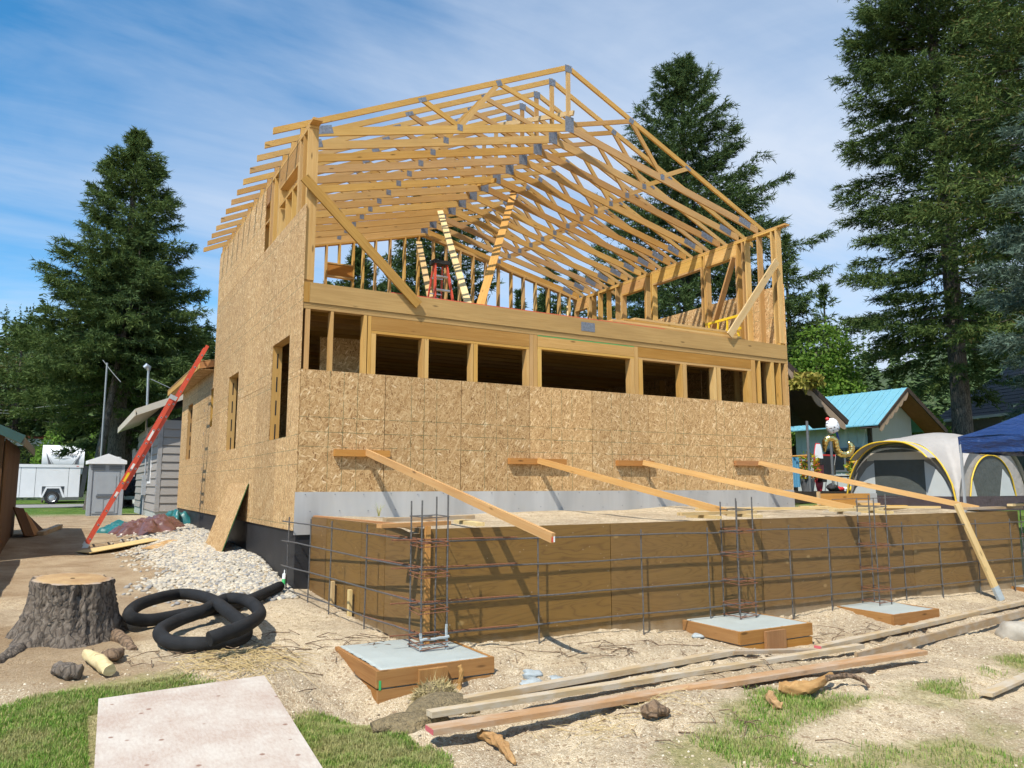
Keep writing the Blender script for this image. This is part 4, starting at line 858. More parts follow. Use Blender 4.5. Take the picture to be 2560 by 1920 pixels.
def rough_tube(name, pts, rs_, mat, parent=None, n=12, jag=.12, seed=0, **kw):
    n = 20; r = random.Random(seed); mb = MB(); mb.tube(cat_rom(pts, 9), 1.0, n); P = cat_rom(pts, 9); ph = [r.uniform(0, 6) for _ in range(8)]; rr = np.interp(np.linspace(0, 1, len(P)), np.linspace(0, 1, len(rs_)), rs_)
    for i, p in enumerate(P):
        for j in range(n): mb.v[i * n + j] = p + (mb.v[i * n + j] - p) * rr[i] * (1 + jag * (.8 * math.sin(3 * j * 6.283 / n + i * .5 + ph[0]) + .7 * math.sin(5 * j * 6.283 / n - i * .8 + ph[1]) + .6 * math.sin(i * 1.1 + ph[2]) + .5 * math.sin(2 * j * 6.283 / n + i * .23 + ph[3])) + r.uniform(-.04, .04))
    return mb.build(name, mat, parent, True, **kw)
rough_tube('surface_root', [G(-2.2, -1.7, .03), G(-2.1, -2.05, .02), G(-2.05, -2.4, .0)], [.065, .05, .03], M_root, ST, 12, .1, 4)
rough_tube('surface_root', [G(-2.95, -1.9, .0), G(-3.15, -2.4, -.01), G(-3.4, -2.8, -.03)], [.06, .05, .03], M_bark, ST, 10, .1, 5)
rough_tube('split_log', [zl(600, 870, .06), zl(690, 930, .07), zl(760, 985, .06)], [.04, .056, .045], M_pale, None, 9, .08, 2, label='small pale split log lying in front of the stump', cat='log')
rough_tube('bark_chunk', [zl(400, 970, .05), zl(480, 990, .06), zl(560, 1000, .05)], [.05, .065, .05], M_bark, None, 8, .1, 3, label='dark bark-covered chunk lying to the stump side of the pale log', cat='wood chunk')
rough_tube('bark_chunk', [zl(720, 880, .06), zl(780, 880, .07), zl(830, 860, .04)], [.04, .055, .04], M_root, None, 8, .1, 6, label='brown root knob between the stump and the black pipe', cat='wood chunk')
# corrugated drain pipe
hp = [(1935, 402, .09), (1740, 490, .085), (1560, 545, .085), (1300, 590, .085), (1030, 637, .09), (893, 607, .16), (985, 520, .22), (1240, 457, .2), (1440, 487, .2), (1590, 590, .2), (1680, 670, .16), (1690, 745, .09), (1560, 790, .085), (1370, 803, .085), (1180, 790, .09), (1105, 718, .11), (1230, 640, .12), (1400, 575, .15), (1560, 492, .2), (1710, 505, .21), (1795, 590, .21), (1700, 672, .22), (1540, 735, .2), (1440, 770, .19)]
path = cat_rom([zl(x, y, h) for x, y, h in hp], 9)
mb = MB(); P = []; acc = 0
for i in range(len(path) - 1):
    k = max(1, int((path[i + 1] - path[i]).length / .02))
    P += [path[i].lerp(path[i + 1], j / k) for j in range(k)]
mb.tube(P, [.064 + .0016 * (i % 2) for i in range(len(P))], 14)
mb.build('drain_pipe', M_hose, None, True, label='thick black corrugated drain pipe coiled on the sand by the house corner', cat='pipe')
ct = thing('caulk_tube', tuple(G(-.12, .02)), 'small pale sealant tube standing at the black foundation corner', 'tube')
c0 = G(-.14, -.06, .02); MB().lathe([(.024, 0), (.024, .2), (.008, .205), (.006, .25)], 12, c0, (.1, .2, 1)).build('cartridge', M_clabel, ct, True); MB().lathe([(.0245, .06), (.0245, .13)], 12, c0, (.1, .2, 1)).build('label_band', M_green, ct, True)
# painted panel in the foreground
def panel_mat():
    m, t, b = newmat('pink_white_painted_board'); v = nd(t, 'TexCoord').outputs['Object']
    a = noise(t, v, 2.2, 6, .6); b2 = noise(t, mapp(t, v, (4, 1.2, 1)), 14, 5, .7)
    col = mix(t, ramp(t, math_(t, 'ADD', math_(t, 'MULTIPLY', a, .6), math_(t, 'MULTIPLY', b2, .4)), [(.4, 0.), (.6, 1.)]), (.41, .315, .255), (.53, .475, .41))
    vo = nd(t, 'TexVoronoi', {'Vector': v, 'Scale': 6.5}); col = mix(t, ramp(t, vo.outputs['Distance'], [(.07, .9), (.13, 0.)]), col, (.22, .11, .07))
    col = mix(t, ramp(t, noise(t, v, 90, 2), [(.68, 0.), (.74, .5)]), col, (.3, .2, .16))
    put(t, b, col, .7, b2, .15, .005); return m
M_panel = panel_mat()
pt = [V((-2.39, -4.08, .02)), V((-1.225, -3.98, .02)), V((-1.33, -6.4, -.12)), V((-2.5, -6.5, -.12))]
mb = MB(); nseg = 10
for e in range(1): pass
mb.prism([pt[3], pt[2], pt[1], pt[0]], (0, 0, .022)); pan = mb.build('painted_panel', M_panel, None, False, label='large pink and white weathered board lying flat in the foreground', cat='board')
MB().prism([p + V((.012 * (1 if i in (0, 3) else -1), -.01 if i < 2 else .02, -.03)) for i, p in enumerate([pt[3], pt[2], pt[1], pt[0]])], (0, 0, .024)).build('backing_sheet', M_weather, pan)
for k, p in enumerate((V((-2.2, -4.4, 0)), V((-1.5, -4.3, 0)), V((-2.2, -6.2, 0)))):
    g = float(ground_z(p.x, p.y)); z_ = .02 + (p.y + 4.0) * .057 - .04; MB().box((p.x - .2, p.y - .05, g - .02), (p.x + .2, p.y + .05, max(g + .03, z_))).build('bearer', M_weather, pan)
# roots and sticks
rough_tube('torn_root', [z4(530, 1110, .05), z4(640, 1110, .06), z4(760, 1090, .09), z4(880, 1010, .1)], [.05, .055, .045, .018], M_rotwood, None, 10, .12, 7, label='gnarled orange root lying against the reddish plank beside the grass', cat='root')
rough_tube('torn_root', [z4(850, 1040, .1), z4(990, 1020, .08), z4(1090, 1050, .05), z4(1140, 1100, .02)], [.02, .02, .018, .01], M_root, None, 7, .2, 17, label='thin curved root tail behind the gnarled orange root', cat='root')
rough_tube('torn_root', [z4(460, 1150, .05), z4(480, 1210, .03), z4(540, 1235, .02)], [.03, .035, .022], M_rotwood, None, 8, .2, 8, label='short red-brown root stub just below the gnarled root', cat='root')
rough_tube('torn_root', [z7(670, 875, .04), z7(760, 905, .05), z7(830, 960, .04), z7(905, 1075, .02)], [.03, .036, .03, .012], M_rotwood, None, 9, .2, 9, label='bent root with a split yellow end in front of the reddish plank', cat='root')
rough_tube('torn_root', [z7(1780, 720, .05), z7(1870, 700, .07), z7(1960, 720, .03)], [.035, .055, .03], M_root, None, 8, .15, 10, label='dark root clump tucked under the middle of the reddish plank', cat='root')
rough_tube('footing_root', [(.345, -4.29, .0), (.36, -4.31, -.06), (.345, -4.3, -.17), (.32, -4.34, -.22)], [.018, .02, .02, .016], M_rotwood, None, 7, .15, 11, label='thin root hanging over the front board of the nearest footing', cat='root')
def sticks(name, cs, n, L, r0, mat, label, cat, seed, spread):
    r = random.Random(seed); mb = MB()
    for i in range(n):
        c = r.choice(cs); x, y = c[0] + r.gauss(0, spread), c[1] + r.gauss(0, spread); a = r.uniform(0, 6.28); l = L * r.uniform(.4, 1.3); b = a + r.uniform(-.7, .7)
        p = [V((x, y, 0)), V((x + math.cos(a) * l / 2, y + math.sin(a) * l / 2, 0)), V((x + math.cos(a) * l / 2 + math.cos(b) * l / 2, y + math.sin(a) * l / 2 + math.sin(b) * l / 2, 0))]
        hs = [r.uniform(.004, .02), r.uniform(.006, .05), r.uniform(.003, .02)]
        mb.tube([V((q.x, q.y, float(ground_z(q.x, q.y)) + h)) for q, h in zip(p, hs)], [r0, r0 * .8, r0 * .3], 4)
    mb.build(name, mat, None, True, label=label, cat=cat, kind='stuff')
sticks('root_litter', [(-.75, -2.9), (-.5, -3.0), (-.2, -3.2), (1.7, -4.1), (2.5, -4.2), (5.3, -4.4), (6.0, -4.5), (1.4, -6.3), (2.2, -5.3), (-1.9, -2.9), (3.4, -4.9)], 170, .32, .0045, M_root, 'thin broken rootlets scattered over the sand around the form', 'roots', 3, .33)
sticks('straw', [(-1.5, -3.35), (-1.1, -3.3), (-1.3, -3.45)], 260, .3, .0028, M_pale, 'dry straw and dead grass tuft at the top edge of the painted board', 'straw', 4, .16)
sticks('straw', [(1.3, -5.75), (.7, -5.7)], 120, .2, .002, M_pale, 'dry straw scattered below the reddish plank', 'straw', 5, .18)
# sod clump, spilled concrete, rock
def lump(name, c, s, mat, seed, label=None, cat=None, jag=.2, sub2=True, parent=None, **kw):
    v, f = sub(ico1_v, [tuple(a) for a in ico1_f]); r = np.random.default_rng(seed)
    d = sum(a * np.sin(v @ k + p) for k, p, a in [(r.standard_normal(3) * q, r.uniform(0, 6), jag / (1 + .35 * q)) for q in (1.5, 2, 3, 4, 6, 9)])
    v = v * (1 + d)[:, None] * np.array(s); return add(name, tri_mesh(name, v, f, True), parent, Matrix.Translation(V(c)), mat, label, cat, **kw)
M_sod = simple('dry_sod', (.25, .19, .10), .95, 0, 25, .5, 1.0, 60, bd=.05)
sod = thing('sod_clump', tuple(G(-.07, -4.62)), 'upended clump of dry sod and roots leaning on the nearest footing', 'sod')
lump('soil', G(.0, -4.55, .13), (.18, .13, .14), M_sod, 1, parent=sod, jag=.1); lump('soil', G(-.1, -4.85, .02), (.3, .2, .1), M_sod, 2, parent=sod); lump('soil', G(-.45, -5.05, .0), (.26, .2, .07), M_sod, 5, parent=sod)
bv = []; bf = []; r = np.random.default_rng(4)
for i in range(1500):
    d = r.standard_normal(3); d[2] = abs(d[2]) * .8 + .1; d /= np.linalg.norm(d); p = np.array(G(.0, -4.55, .13)) + d * np.array((.18, .13, .14)); q = p + (d * .5 + .8 * r.standard_normal(3)) * .04; s = np.cross(d, r.standard_normal(3)) * .003
    k = len(bv); bv += [p - s, p + s, q]; bf.append((k, k + 1, k + 2))
M_straw = islands('dry_grass', [(0., (.36, .28, .13)), (.6, (.5, .40, .2)), (1., (.25, .2, .08))]); add('dry_blades', tri_mesh('dry_blades', bv, bf), sod, None, M_straw)
for i, (x, y, s, lb) in enumerate([(.98, -4.42, .10, 'pale blue-grey blob of spilled concrete beside the nearest footing'), (1.12, -4.62, .07, 'smaller grey blob of spilled concrete nearer the weathered boards'), (.88, -4.6, .09, 'crumbly grey concrete spill against the end of the nearest footing'), (3.62, -3.75, .07, 'small grey concrete lump at the corner of the middle footing')]):
    lump('spilled_concrete', G(x, y, .01), (s, s * .9, s * .42), M_splat, 20 + i, lb, 'concrete', .3)
lump('rock', G(7.62, -5.1, .05), (.24, .2, .17), simple('grey_rock', (.36, .32, .26), .9, 0, 6, .3, .5, 20), 31, 'grey field stone at the edge of the picture beyond the long boards', 'rock', .12)
# grass blades
def blades(P, Hh, seed, bend=.5, wd=.0035, up=1.0):
    r = np.random.default_rng(seed); n = len(P); a = r.uniform(0, 6.28, n); h = Hh * r.uniform(.5, 1.25, n); d = np.stack([np.cos(a), np.sin(a), np.zeros(n)], -1); s = np.stack([-np.sin(a), np.cos(a), np.zeros(n)], -1) * wd * r.uniform(.7, 1.4, (n, 1))
    le = (bend * r.uniform(.3, 1.4, n) * h)[:, None]; z = np.array([0, 0, 1.])
    m1 = P + z * (h * .6)[:, None] + d * le * .35; tp = P + z * h[:, None] + d * le
    v = np.stack([P - s, P + s, m1 + s * .8, m1 - s * .8, tp], 1).reshape(-1, 3); k = (np.arange(n) * 5)[:, None]
    return v, np.concatenate([np.concatenate([k, k + 1, k + 2], 1), np.concatenate([k, k + 2, k + 3], 1), np.concatenate([k + 3, k + 2, k + 4], 1)])
M_grass = islands('grass_blades', [(0., (.10, .21, .025)), (.4, (.19, .34, .05)), (.72, (.30, .42, .09)), (.9, (.45, .42, .16)), (1., (.5, .45, .2))], .6, .35, .2)
def _dry(m):
    t = m.node_tree; b = [n for n in t.nodes if n.type == 'BSDF_PRINCIPLED'][0]; lk = b.inputs['Base Color'].links[0]; c0 = lk.from_socket; co = nd(t, 'TexCoord').outputs['Object']
    c1 = mix(t, ramp(t, noise(t, co, 3.2, 5, .6), [(.44, 0.), (.62, .8)]), c0, (.42, .38, .17)); t.links.new(c1, b.inputs['Base Color'])
    for n in t.nodes:
        if n.type == 'BSDF_TRANSLUCENT': t.links.new(c1, n.inputs['Color'])
_dry(M_grass)
def grass_patch(name, x0, x1, y0, y1, n, Hh, seed, label, thr=.3, clump=1.0):
    r = np.random.default_rng(seed); x = r.uniform(x0, x1, n); y = r.uniform(y0, y1, n)
    d = lawn_mask(x, y, bumps(x * 1.3 + 9, y * 1.3 - 4) * .16) * (.45 + .55 * clump * np.clip(.5 + .22 * bumps(x * 2.1, y * 2.1), 0, 1)); k = (d > thr * r.uniform(.55, 1.6, n))
    inp = (x > -2.45) & (x < -1.2) & (y > -6.6) & (y < -3.97); k &= ~inp
    x, y = x[k], y[k]; P = np.stack([x, y, ground_z(x, y) - .004], -1); v, f = blades(P, Hh, seed, .55, .0026)
    add(name, tri_mesh(name, v, f), None, None, M_grass, label=label, cat='grass', kind='stuff')
grass_patch('grass', -3.6, -.25, -5.9, -3.55, 150000, .036, 1, 'thick green lawn grass around the painted board in the foreground', .3)
grass_patch('grass', 1.0, 8.0, -8.3, -5.4, 240000, .042, 2, 'thin patchy grass growing through the sand by the boards', .56, 1.0)
r = np.random.default_rng(9); P = np.array([(1.05, -.35, 1.12)] * 14) + r.normal(0, .012, (14, 3)) * [1, 1, 0]; v, f = blades(P, .16, 3, .9, .004); add('grass_tuft', tri_mesh('grass_tuft', v, f), None, None, M_grass, label='single green grass tuft growing on the sand patio by the flashing', cat='grass')

# grit on the sand
def grit(n, s, seed):
    r = np.random.default_rng(seed); x = r.uniform(-3.4, 9.0, n); y = -8.2 + 5.0 * r.uniform(0, 1, n) ** .8; k = ~((x > -2.5) & (x < -1.15) & (y < -3.9)) & (lawn_mask(x, y, 0 * x) < .3); x, y = x[k], y[k]; n = len(x)
    P = np.stack([x, y, ground_z(x, y)], -1); v = ico_v[None] * (s * r.uniform(.4, 1.0, (n, 1, 1)) ** 1.6) * r.uniform(.6, 1.3, (n, 12, 1)) * np.array([1, 1, .7]) + P[:, None]
    return v.reshape(-1, 3), (np.array(ico_f)[None] + (np.arange(n) * 12)[:, None, None]).reshape(-1, 3)
v, f = grit(9000, .014, 21); add('grit', tri_mesh('grit', v, f, True), None, None, islands('sand_grit', [(0., (.2, .15, .1)), (.3, (.4, .32, .22)), (.7, (.56, .47, .34)), (1., (.68, .6, .47))], .9), label='small stones and clods strewn over the sand in front of the form', cat='grit', kind='stuff')
# ---------------------------------------------------------------- neighbouring buildings and yard things, left side
M_siding = simple('taupe_siding', (.30, .275, .25), .7, 0, 8, .06, .15, 60, stretch=(.3, 1, 6)); M_beige = simple('beige_trim', (.52, .47, .38), .6, 0, 5, .06); M_trimg = simple('grey_trim', (.30, .29, .28), .6)
M_shingle = simple('dark_shingle', (.075, .075, .08), .9, 0, 14, .35, .6, 40); M_glass = simple('window_glass', (.02, .025, .03), .08, 0, 2, .2, spec=.6)
GB = thing('grey_house', (0, 16.5, .45), 'taupe lap-sided house with a beige fascia behind the low wing', 'house')
bx, by = -.2, 16.3
MB().box((bx + .02, by + .02, .3), (7.6, 25, 3.5)).build('wall_core', M_dark, GB)
MB().prism([(bx + .02, by + .02, 3.5), (7.6, by + .02, 3.5), (3.7, by + .02, 5.3)], (0, 8, 0)).build('gable_core', M_dark, GB)
boxo('foundation_strip', (bx, by, .2), (7.6, by + .05, .72), M_conc, GB); boxo('foundation_strip', (bx - .01, by + .05, .2), (bx + .05, 24.6, .72), M_conc, GB)
zz_ = .72; k = 0
while zz_ < 3.55:
    board('siding_board', (bx + .11, by - .012, zz_ + .14), (4.2, by - .012, zz_ + .14), .285, .02, M_siding, GB, (0, .13, 1)); board('siding_board', (bx - .012, by + .12, zz_ + .14), (bx - .012, 24.5, zz_ + .14), .285, .02, M_siding, GB, (.13, 0, 1)); zz_ += .262
for zc in (3.7, 3.96, 4.2): board('siding_board', (bx + (zc - 3.4) * 2.1, by - .012, zc + .14), (4.0, by - .012, zc + .14), .285, .02, M_siding, GB, (0, .13, 1))
boxo('corner_trim', (bx - .03, by - .035, .7), (bx + .1, by + .1, 3.62), M_trimg, GB)
sl_ = .43
def rz(x): return 3.88 + (x + .9) * sl_
MB().prism([(-.95, by - .42, rz(-.95)), (-.95, by - .42, rz(-.95) + .05), (3.7, by - .42, rz(3.7) + .05), (3.7, by - .42, rz(3.7))], (0, 9.1, 0)).build('roof', M_shingle, GB)
MB().prism([(3.7, by - .42, rz(3.7)), (3.7, by - .42, rz(3.7) + .05), (8.4, by - .42, rz(-.95) + .05), (8.4, by - .42, rz(-.95))], (0, 9.1, 0)).build('roof', M_shingle, GB)
board('rake_fascia', (-.94, by - .43, rz(-.94) - .06), (3.7, by - .43, rz(3.7) - .06), .2, .03, M_beige, GB); board('eave_fascia', (-.965, by - .4, rz(-.95) - .07), (-.965, 25.1, rz(-.95) - .07), .22, .03, M_beige, GB)
MB().prism([(-.93, by - .4, rz(-.93) - .16), (bx, by - .4, rz(bx) - .16), (bx, by - .4, rz(bx) - .13), (-.93, by - .4, rz(-.93) - .13)], (0, 9.0, 0)).build('soffit', M_beige, GB)
boxo('window_frame', (bx - .05, 18.2, 1.6), (bx - .022, 19.2, 3.0), M_whitep, GB); boxo('window_pane', (bx - .056, 18.28, 1.68), (bx - .0505, 19.12, 2.92), M_glass, GB)
boxo('meter_box', (bx - .16, 19.6, 1.2), (bx - .03, 19.95, 1.9), M_greyp, GB); MB().tube([(bx - .08, 19.75, .5), (bx - .08, 19.75, 1.2)], .025, 8).build('conduit', M_greyp, GB, True); MB().tube([(bx - .08, 19.75, 1.9), (bx - .08, 19.75, 3.6)], .025, 8).build('conduit', M_greyp, GB, True)
# service mast behind that house
p0, p1 = at(369, 1030, 30), at(371, 925, 30)
sm_ = thing('service_mast', tuple(p0), 'galvanised service mast with a rounded cap above the taupe house roof', 'mast')
MB().tube([p0 - V((0, 0, 1.2)), p1], .045, 10).build('pole', M_alu, sm_, True); MB().tube([p1 + V((0, 0, -.02)), p1 + V((0, 0, .1)), p1 + V((-.08, -.02, .16)), p1 + V((-.16, -.02, .08))], [.07, .1, .11, .07], 10).build('cap', M_alu, sm_, True)
MB().tube(cat_rom([p1 + V((.1, 0, -.35)), p1 + V((1.5, 0, -.9)), p1 + V((3, 0, -1.1))], 5), .012, 5).build('cable', M_greyp, sm_)
# leaning steel pole under the trees
q0, q1 = at(247, 1225, 34), at(268, 907, 34); q0.z = .45
lp = thing('steel_pole', tuple(q0), 'thin galvanised pole leaning beside the big fir trunks', 'pole')
MB().tube([q0.lerp(q1, .25), q1], .038, 8).build('upper_tube', M_greyp, lp, True); MB().tube([q0, q0.lerp(q1, .27)], .03, 8).build('lower_tube', M_rust, lp, True)
MB().tube(cat_rom([at(257, 900, 34), at(280, 930, 34), at(302, 955, 34)], 5), .015, 5).build('cable', M_alu, lp)
# portable toilet
T0 = at(257, 1281, 27); T0.z = float(ground_z(T0.x, T0.y)); PT = thing('portable_toilet', tuple(T0), 'grey portable toilet with a peaked white roof on the grass edge', 'toilet')
RM = Matrix.Translation(T0) @ Matrix.Rotation(R(3), 4, 'Z'); w2, hh = .5, 1.8
def PB(name, lo, hi, mat, par=PT):
    mb = MB().box(lo, hi); mb.v = [RM @ v for v in mb.v]; return mb.build(name, mat, par)
PB('shell', (-w2, -w2, 0), (w2, w2, hh), M_greyp)
for sx in (-1, 1): PB('corner_post', (sx * w2 - .05, -w2 - .03, 0), (sx * w2 + .05, -w2 + .06, hh), M_greyp)
dr = PB('door', (-w2 + .1, -w2 - .02, .08), (w2 - .1, -w2 - .001, hh - .28), M_greyp)
PB('door_panel', (-w2 + .22, -w2 - .035, .75), (w2 - .2, -w2 - .021, hh - .4), M_greyp, dr)
for a, b in ((-w2 + .2, -.06), (.06, w2 - .2)): PB('door_panel', (a, -w2 - .034, .14), (b, -w2 - .021, .58), M_greyp, dr)
PB('door_handle_bar', (-w2 + .2, -w2 - .06, .66), (w2 - .2, -w2 - .021, .71), M_greyd, dr)
for sx in (-1, 1):
    for k in range(3): PB('vent_slat', (sx * .28 - .22, -w2 - .03, hh - .22 + k * .065), (sx * .28 + .22, -w2 - .002, hh - .19 + k * .065), M_greyd)
rv = [(-w2 - .1, -w2 - .1, hh), (w2 + .1, -w2 - .1, hh), (w2 + .1, w2 + .1, hh), (-w2 - .1, w2 + .1, hh)]
mb = MB().raw(rv + [(x, y, hh + .12) for x, y, z in rv] + [(0, -w2 - .1, hh + .36), (0, w2 + .1, hh + .3)], [(3, 2, 1, 0), (0, 1, 5, 8, 4), (2, 3, 7, 9, 6), (1, 2, 6, 5), (3, 0, 4, 7), (4, 8, 9, 7), (8, 5, 6, 9)]); mb.v = [RM @ v for v in mb.v]; mb.build('roof', M_whitep, PT)
mb = MB().tube([(.42, .35, hh), (.42, .35, hh + .28)], .09, 10); mb.v = [RM @ v for v in mb.v]; mb.build('vent_pipe', M_whitep, PT, True)
# enclosed cargo trailer
c_ = at(130, 1259, 44); gt = .44; CT = thing('cargo_trailer', (c_.x, c_.y, gt), 'white enclosed single-axle cargo trailer parked beyond the road', 'trailer')
xl, xr, yf, yk = c_.x - 3.2, c_.x + 1.45, c_.y, c_.y + 2.0; zb_, zt_ = gt + .42, gt + 2.3
for a, b in ((xl, xl + 1.55), (xl + 1.57, c_.x - .92), (c_.x - .9, c_.x + .72), (c_.x + .74, xr - .14)): 
    if a < c_.x + .4 and b > c_.x - .4: MB().box((a, yf, zb_ + .62), (b, yf + .05, zt_ - .16)).box((a, yf, zb_), (c_.x - .56, yf + .05, zb_ + .62)).box((c_.x + .56, yf, zb_), (b, yf + .05, zb_ + .62)).build('side_panel', M_white, CT)
    else: boxo('side_panel', (a, yf, zb_), (b, yf + .05, zt_ - .16), M_white, CT)
boxo('roof_rail', (xl - .02, yf - .03, zt_ - .17), (xr, yk, zt_), M_white, CT); boxo('box_core', (xl + .02, yf + .06, zb_ + .01), (xr - .16, yk, zt_ - .18), M_greyd, CT)
MB().prism([(xr - .14, yf + .02, zb_ - .02), (xr + .1, yf + .3, zb_ - .02), (xr + .28, yf + .3, zt_ - .1), (xr + .02, yf + .02, zt_ - .02)], (0, 1.6, 0)).build('tail_ramp', M_greyd, CT)
MB().prism([(c_.x - .6, yf - .05, zb_ - .02), (c_.x - .36, yf - .05, zb_ + .6), (c_.x + .36, yf - .05, zb_ + .6), (c_.x + .62, yf - .05, zb_ - .02), (c_.x + .5, yf - .05, zb_ - .02), (c_.x + .3, yf - .05, zb_ + .5), (c_.x - .3, yf - .05, zb_ + .5), (c_.x - .5, yf - .05, zb_ - .02)], (0, .1, 0)).build('fender', M_white, CT)
wh = MB().lathe([(.22, 0), (.35, .02), (.38, .06), (.38, .16), (.35, .2)], 22, (c_.x - .03, yf - .02, gt + .38), (0, 1, 0)).build('wheel', M_rubber, CT, True); MB().lathe([(.05, -.012), (.2, .01), (.225, -.01), (.225, .03)], 18, (c_.x - .03, yf - .025, gt + .38), (0, 1, 0)).build('rim', M_alu, wh, True)
for x in (xl + .2, xr - .3): boxo('marker_lamp', (x - .06, yf - .036, zt_ - .11), (x + .06, yf - .031, zt_ - .07), M_redmk, CT)
for q in range(5): boxo('lettering', (xl + .35 + q * .13, yf - .004, zb_ + .28), (xl + .42 + q * .13, yf - .001, zb_ + .36), M_greyd, CT)
# camper behind it
def text(name, s, loc, rot, size, mat, parent, ext=.002, shear=0.0):
    cu = bpy.data.curves.new(name, 'FONT'); cu.body = s; cu.size = size; cu.extrude = ext; cu.align_x = 'CENTER'; cu.align_y = 'CENTER'; cu.shear = shear; cu.materials.append(mat)
    tmp = bpy.data.objects.new('tmp', cu); COL.objects.link(tmp); dg = bpy.context.evaluated_depsgraph_get(); me = bpy.data.meshes.new_from_object(tmp.evaluated_get(dg)); bpy.data.objects.remove(tmp); bpy.data.curves.remove(cu)
    return add(name, me, parent, Matrix.Translation(V(loc)) @ rot, mat)
M_rvw = simple('gloss_white_gelcoat', (.82, .83, .84), .18, 0, 2, .03); M_ink = simple('dark_print', (.12, .12, .13), .5)
c2 = at(157, 1165, 48); RV = thing('camper_trailer', (c2.x, c2.y, .45), 'white camper with a curved front cap and dark swoosh marks behind the cargo trailer', 'camper')
prof = [(0, 0), (-.18, .12), (-.22, .4), (-.18, .75), (-.02, 1.05), (.25, 1.25), (.6, 1.34)]
mb = MB(); hw = 1.15; n = len(prof)
mb.raw([(c2.x + s * hw, c2.y + a, c2.z - .02 + b) for s in (-1, 1) for a, b in prof] + [(c2.x + s * hw, c2.y + .6, c2.z - .02) for s in (-1, 1)], [(i, i + 1, n + i + 1, n + i) for i in range(n - 1)] + [tuple(list(range(n))[::-1] + [2 * n]), tuple(list(range(n, 2 * n)) + [2 * n + 1])])
mb.build('front_cap', M_rvw, RV, True); boxo('body', (c2.x - 1.14, c2.y + .6, c2.z - .5), (c2.x + 1.14, c2.y + 7, c2.z + 1.3), M_white, RV); boxo('underside', (c2.x - 1.0, c2.y + .3, .6), (c2.x + 1.0, c2.y + 6.5, c2.z - .5), M_greyd, RV)
for s in (-1, 1):
    MB().prism([(c2.x + s * .95, c2.y - .23, c2.z + .85), (c2.x + s * .78, c2.y - .235, c2.z + .1), (c2.x + s * .62, c2.y - .235, c2.z + .1)], (0, .012, 0)).build('swoosh_mark', M_ink, RV)
    MB().prism([(c2.x + s * .80, c2.y - .24, c2.z + .6), (c2.x + s * .56, c2.y - .235, c2.z + .1), (c2.x + s * .5, c2.y - .235, c2.z + .1)], (0, .012, 0)).build('swoosh_mark', M_greyp, RV)
text('lettering', 'Mount Ridge', (c2.x, c2.y - .232, c2.z + .72), Matrix.Rotation(R(90), 4, 'X'), .26, M_ink, RV, .004, .2)
MB().prism([(c2.x - .35, c2.y - .238, c2.z + .55), (c2.x, c2.y - .238, c2.z + .42), (c2.x + .35, c2.y - .238, c2.z + .55), (c2.x, c2.y - .238, c2.z + .47)], (0, .01, 0)).build('chevron_mark', M_greyp, RV)
# dark shed at the picture edge
M_shedroof = simple('green_metal_roof', (.03, .075, .065), .45, .2, 4, .2); M_shedtrim = simple('olive_trim', (.13, .13, .09), .7)
SH = thing('garden_shed', (-4.6, 7.8, .4), 'dark brown wooden shed with a green metal roof edge at the picture border', 'shed')
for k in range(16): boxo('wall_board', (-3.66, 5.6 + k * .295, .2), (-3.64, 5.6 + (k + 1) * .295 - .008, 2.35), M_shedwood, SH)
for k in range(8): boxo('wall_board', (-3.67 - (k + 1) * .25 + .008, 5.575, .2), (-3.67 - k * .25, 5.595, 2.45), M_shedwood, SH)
MB().box((-5.7, 5.62, .2), (-3.68, 10.3, 2.3)).build('wall_core', M_dark, SH)
MB().prism([(-3.38, 5.3, 2.36), (-3.38, 5.3, 2.40), (-4.9, 5.3, 3.1), (-6.4, 5.3, 2.40), (-6.4, 5.3, 2.36), (-4.9, 5.3, 3.05)], (0, 5.3, 0)).build('roof', M_shedroof, SH)
MB().prism([(-5.7, 5.58, 2.2), (-3.68, 5.58, 2.2), (-3.68, 5.58, 2.46), (-4.9, 5.58, 3.04), (-5.7, 5.58, 2.66)], (0, .02, 0)).build('gable_board', M_shedwood, SH)
board('eave_fascia', (-3.375, 5.3, 2.3), (-3.375, 10.6, 2.3), .15, .025, M_shedtrim, SH); board('rake_fascia', (-3.38, 5.29, 2.33), (-4.9, 5.29, 3.03), .15, .025, M_shedroof, SH)
for k in range(3): tag(board('leaning_board', (-3.3 + .12 * k, 9.2 + .3 * k, float(ground_z(-3.3, 9.3)) + .02), (-3.55 + .05 * k, 9.4 + .3 * k, float(ground_z(-3.3, 9.3)) + .62 - .1 * k), .4, .03, (M_shedwood, M_padform, M_shedwood)[k], None, (.4, 1, 0)), ('front', 'middle', 'back')[k] + ' brown board of the three leaning on the dark shed', 'board', 'boards leaning on the shed')
tim('shed_timber', G(-3.1, 9.5, .05), G(-2.75, 11.2, .05), .09, .12, M_weather, 'grey timber lying on the ground at the foot of the dark shed', 'timber')
# unseen fence added outside the frame to cast the shade on the dirt
FN = thing('shadow_fence', (-4.0, 2.6, .1), 'unseen low brown fence added beyond the picture edge to shade the dirt', 'fence')
for k in range(18): g = G(-3.95, .3 + k * .28); boxo('shadow_fence_board', (-3.96, .3 + k * .28, g.z - .05), (-3.94, .3 + k * .28 + .27, g.z + 1.15), M_shedwood, FN)
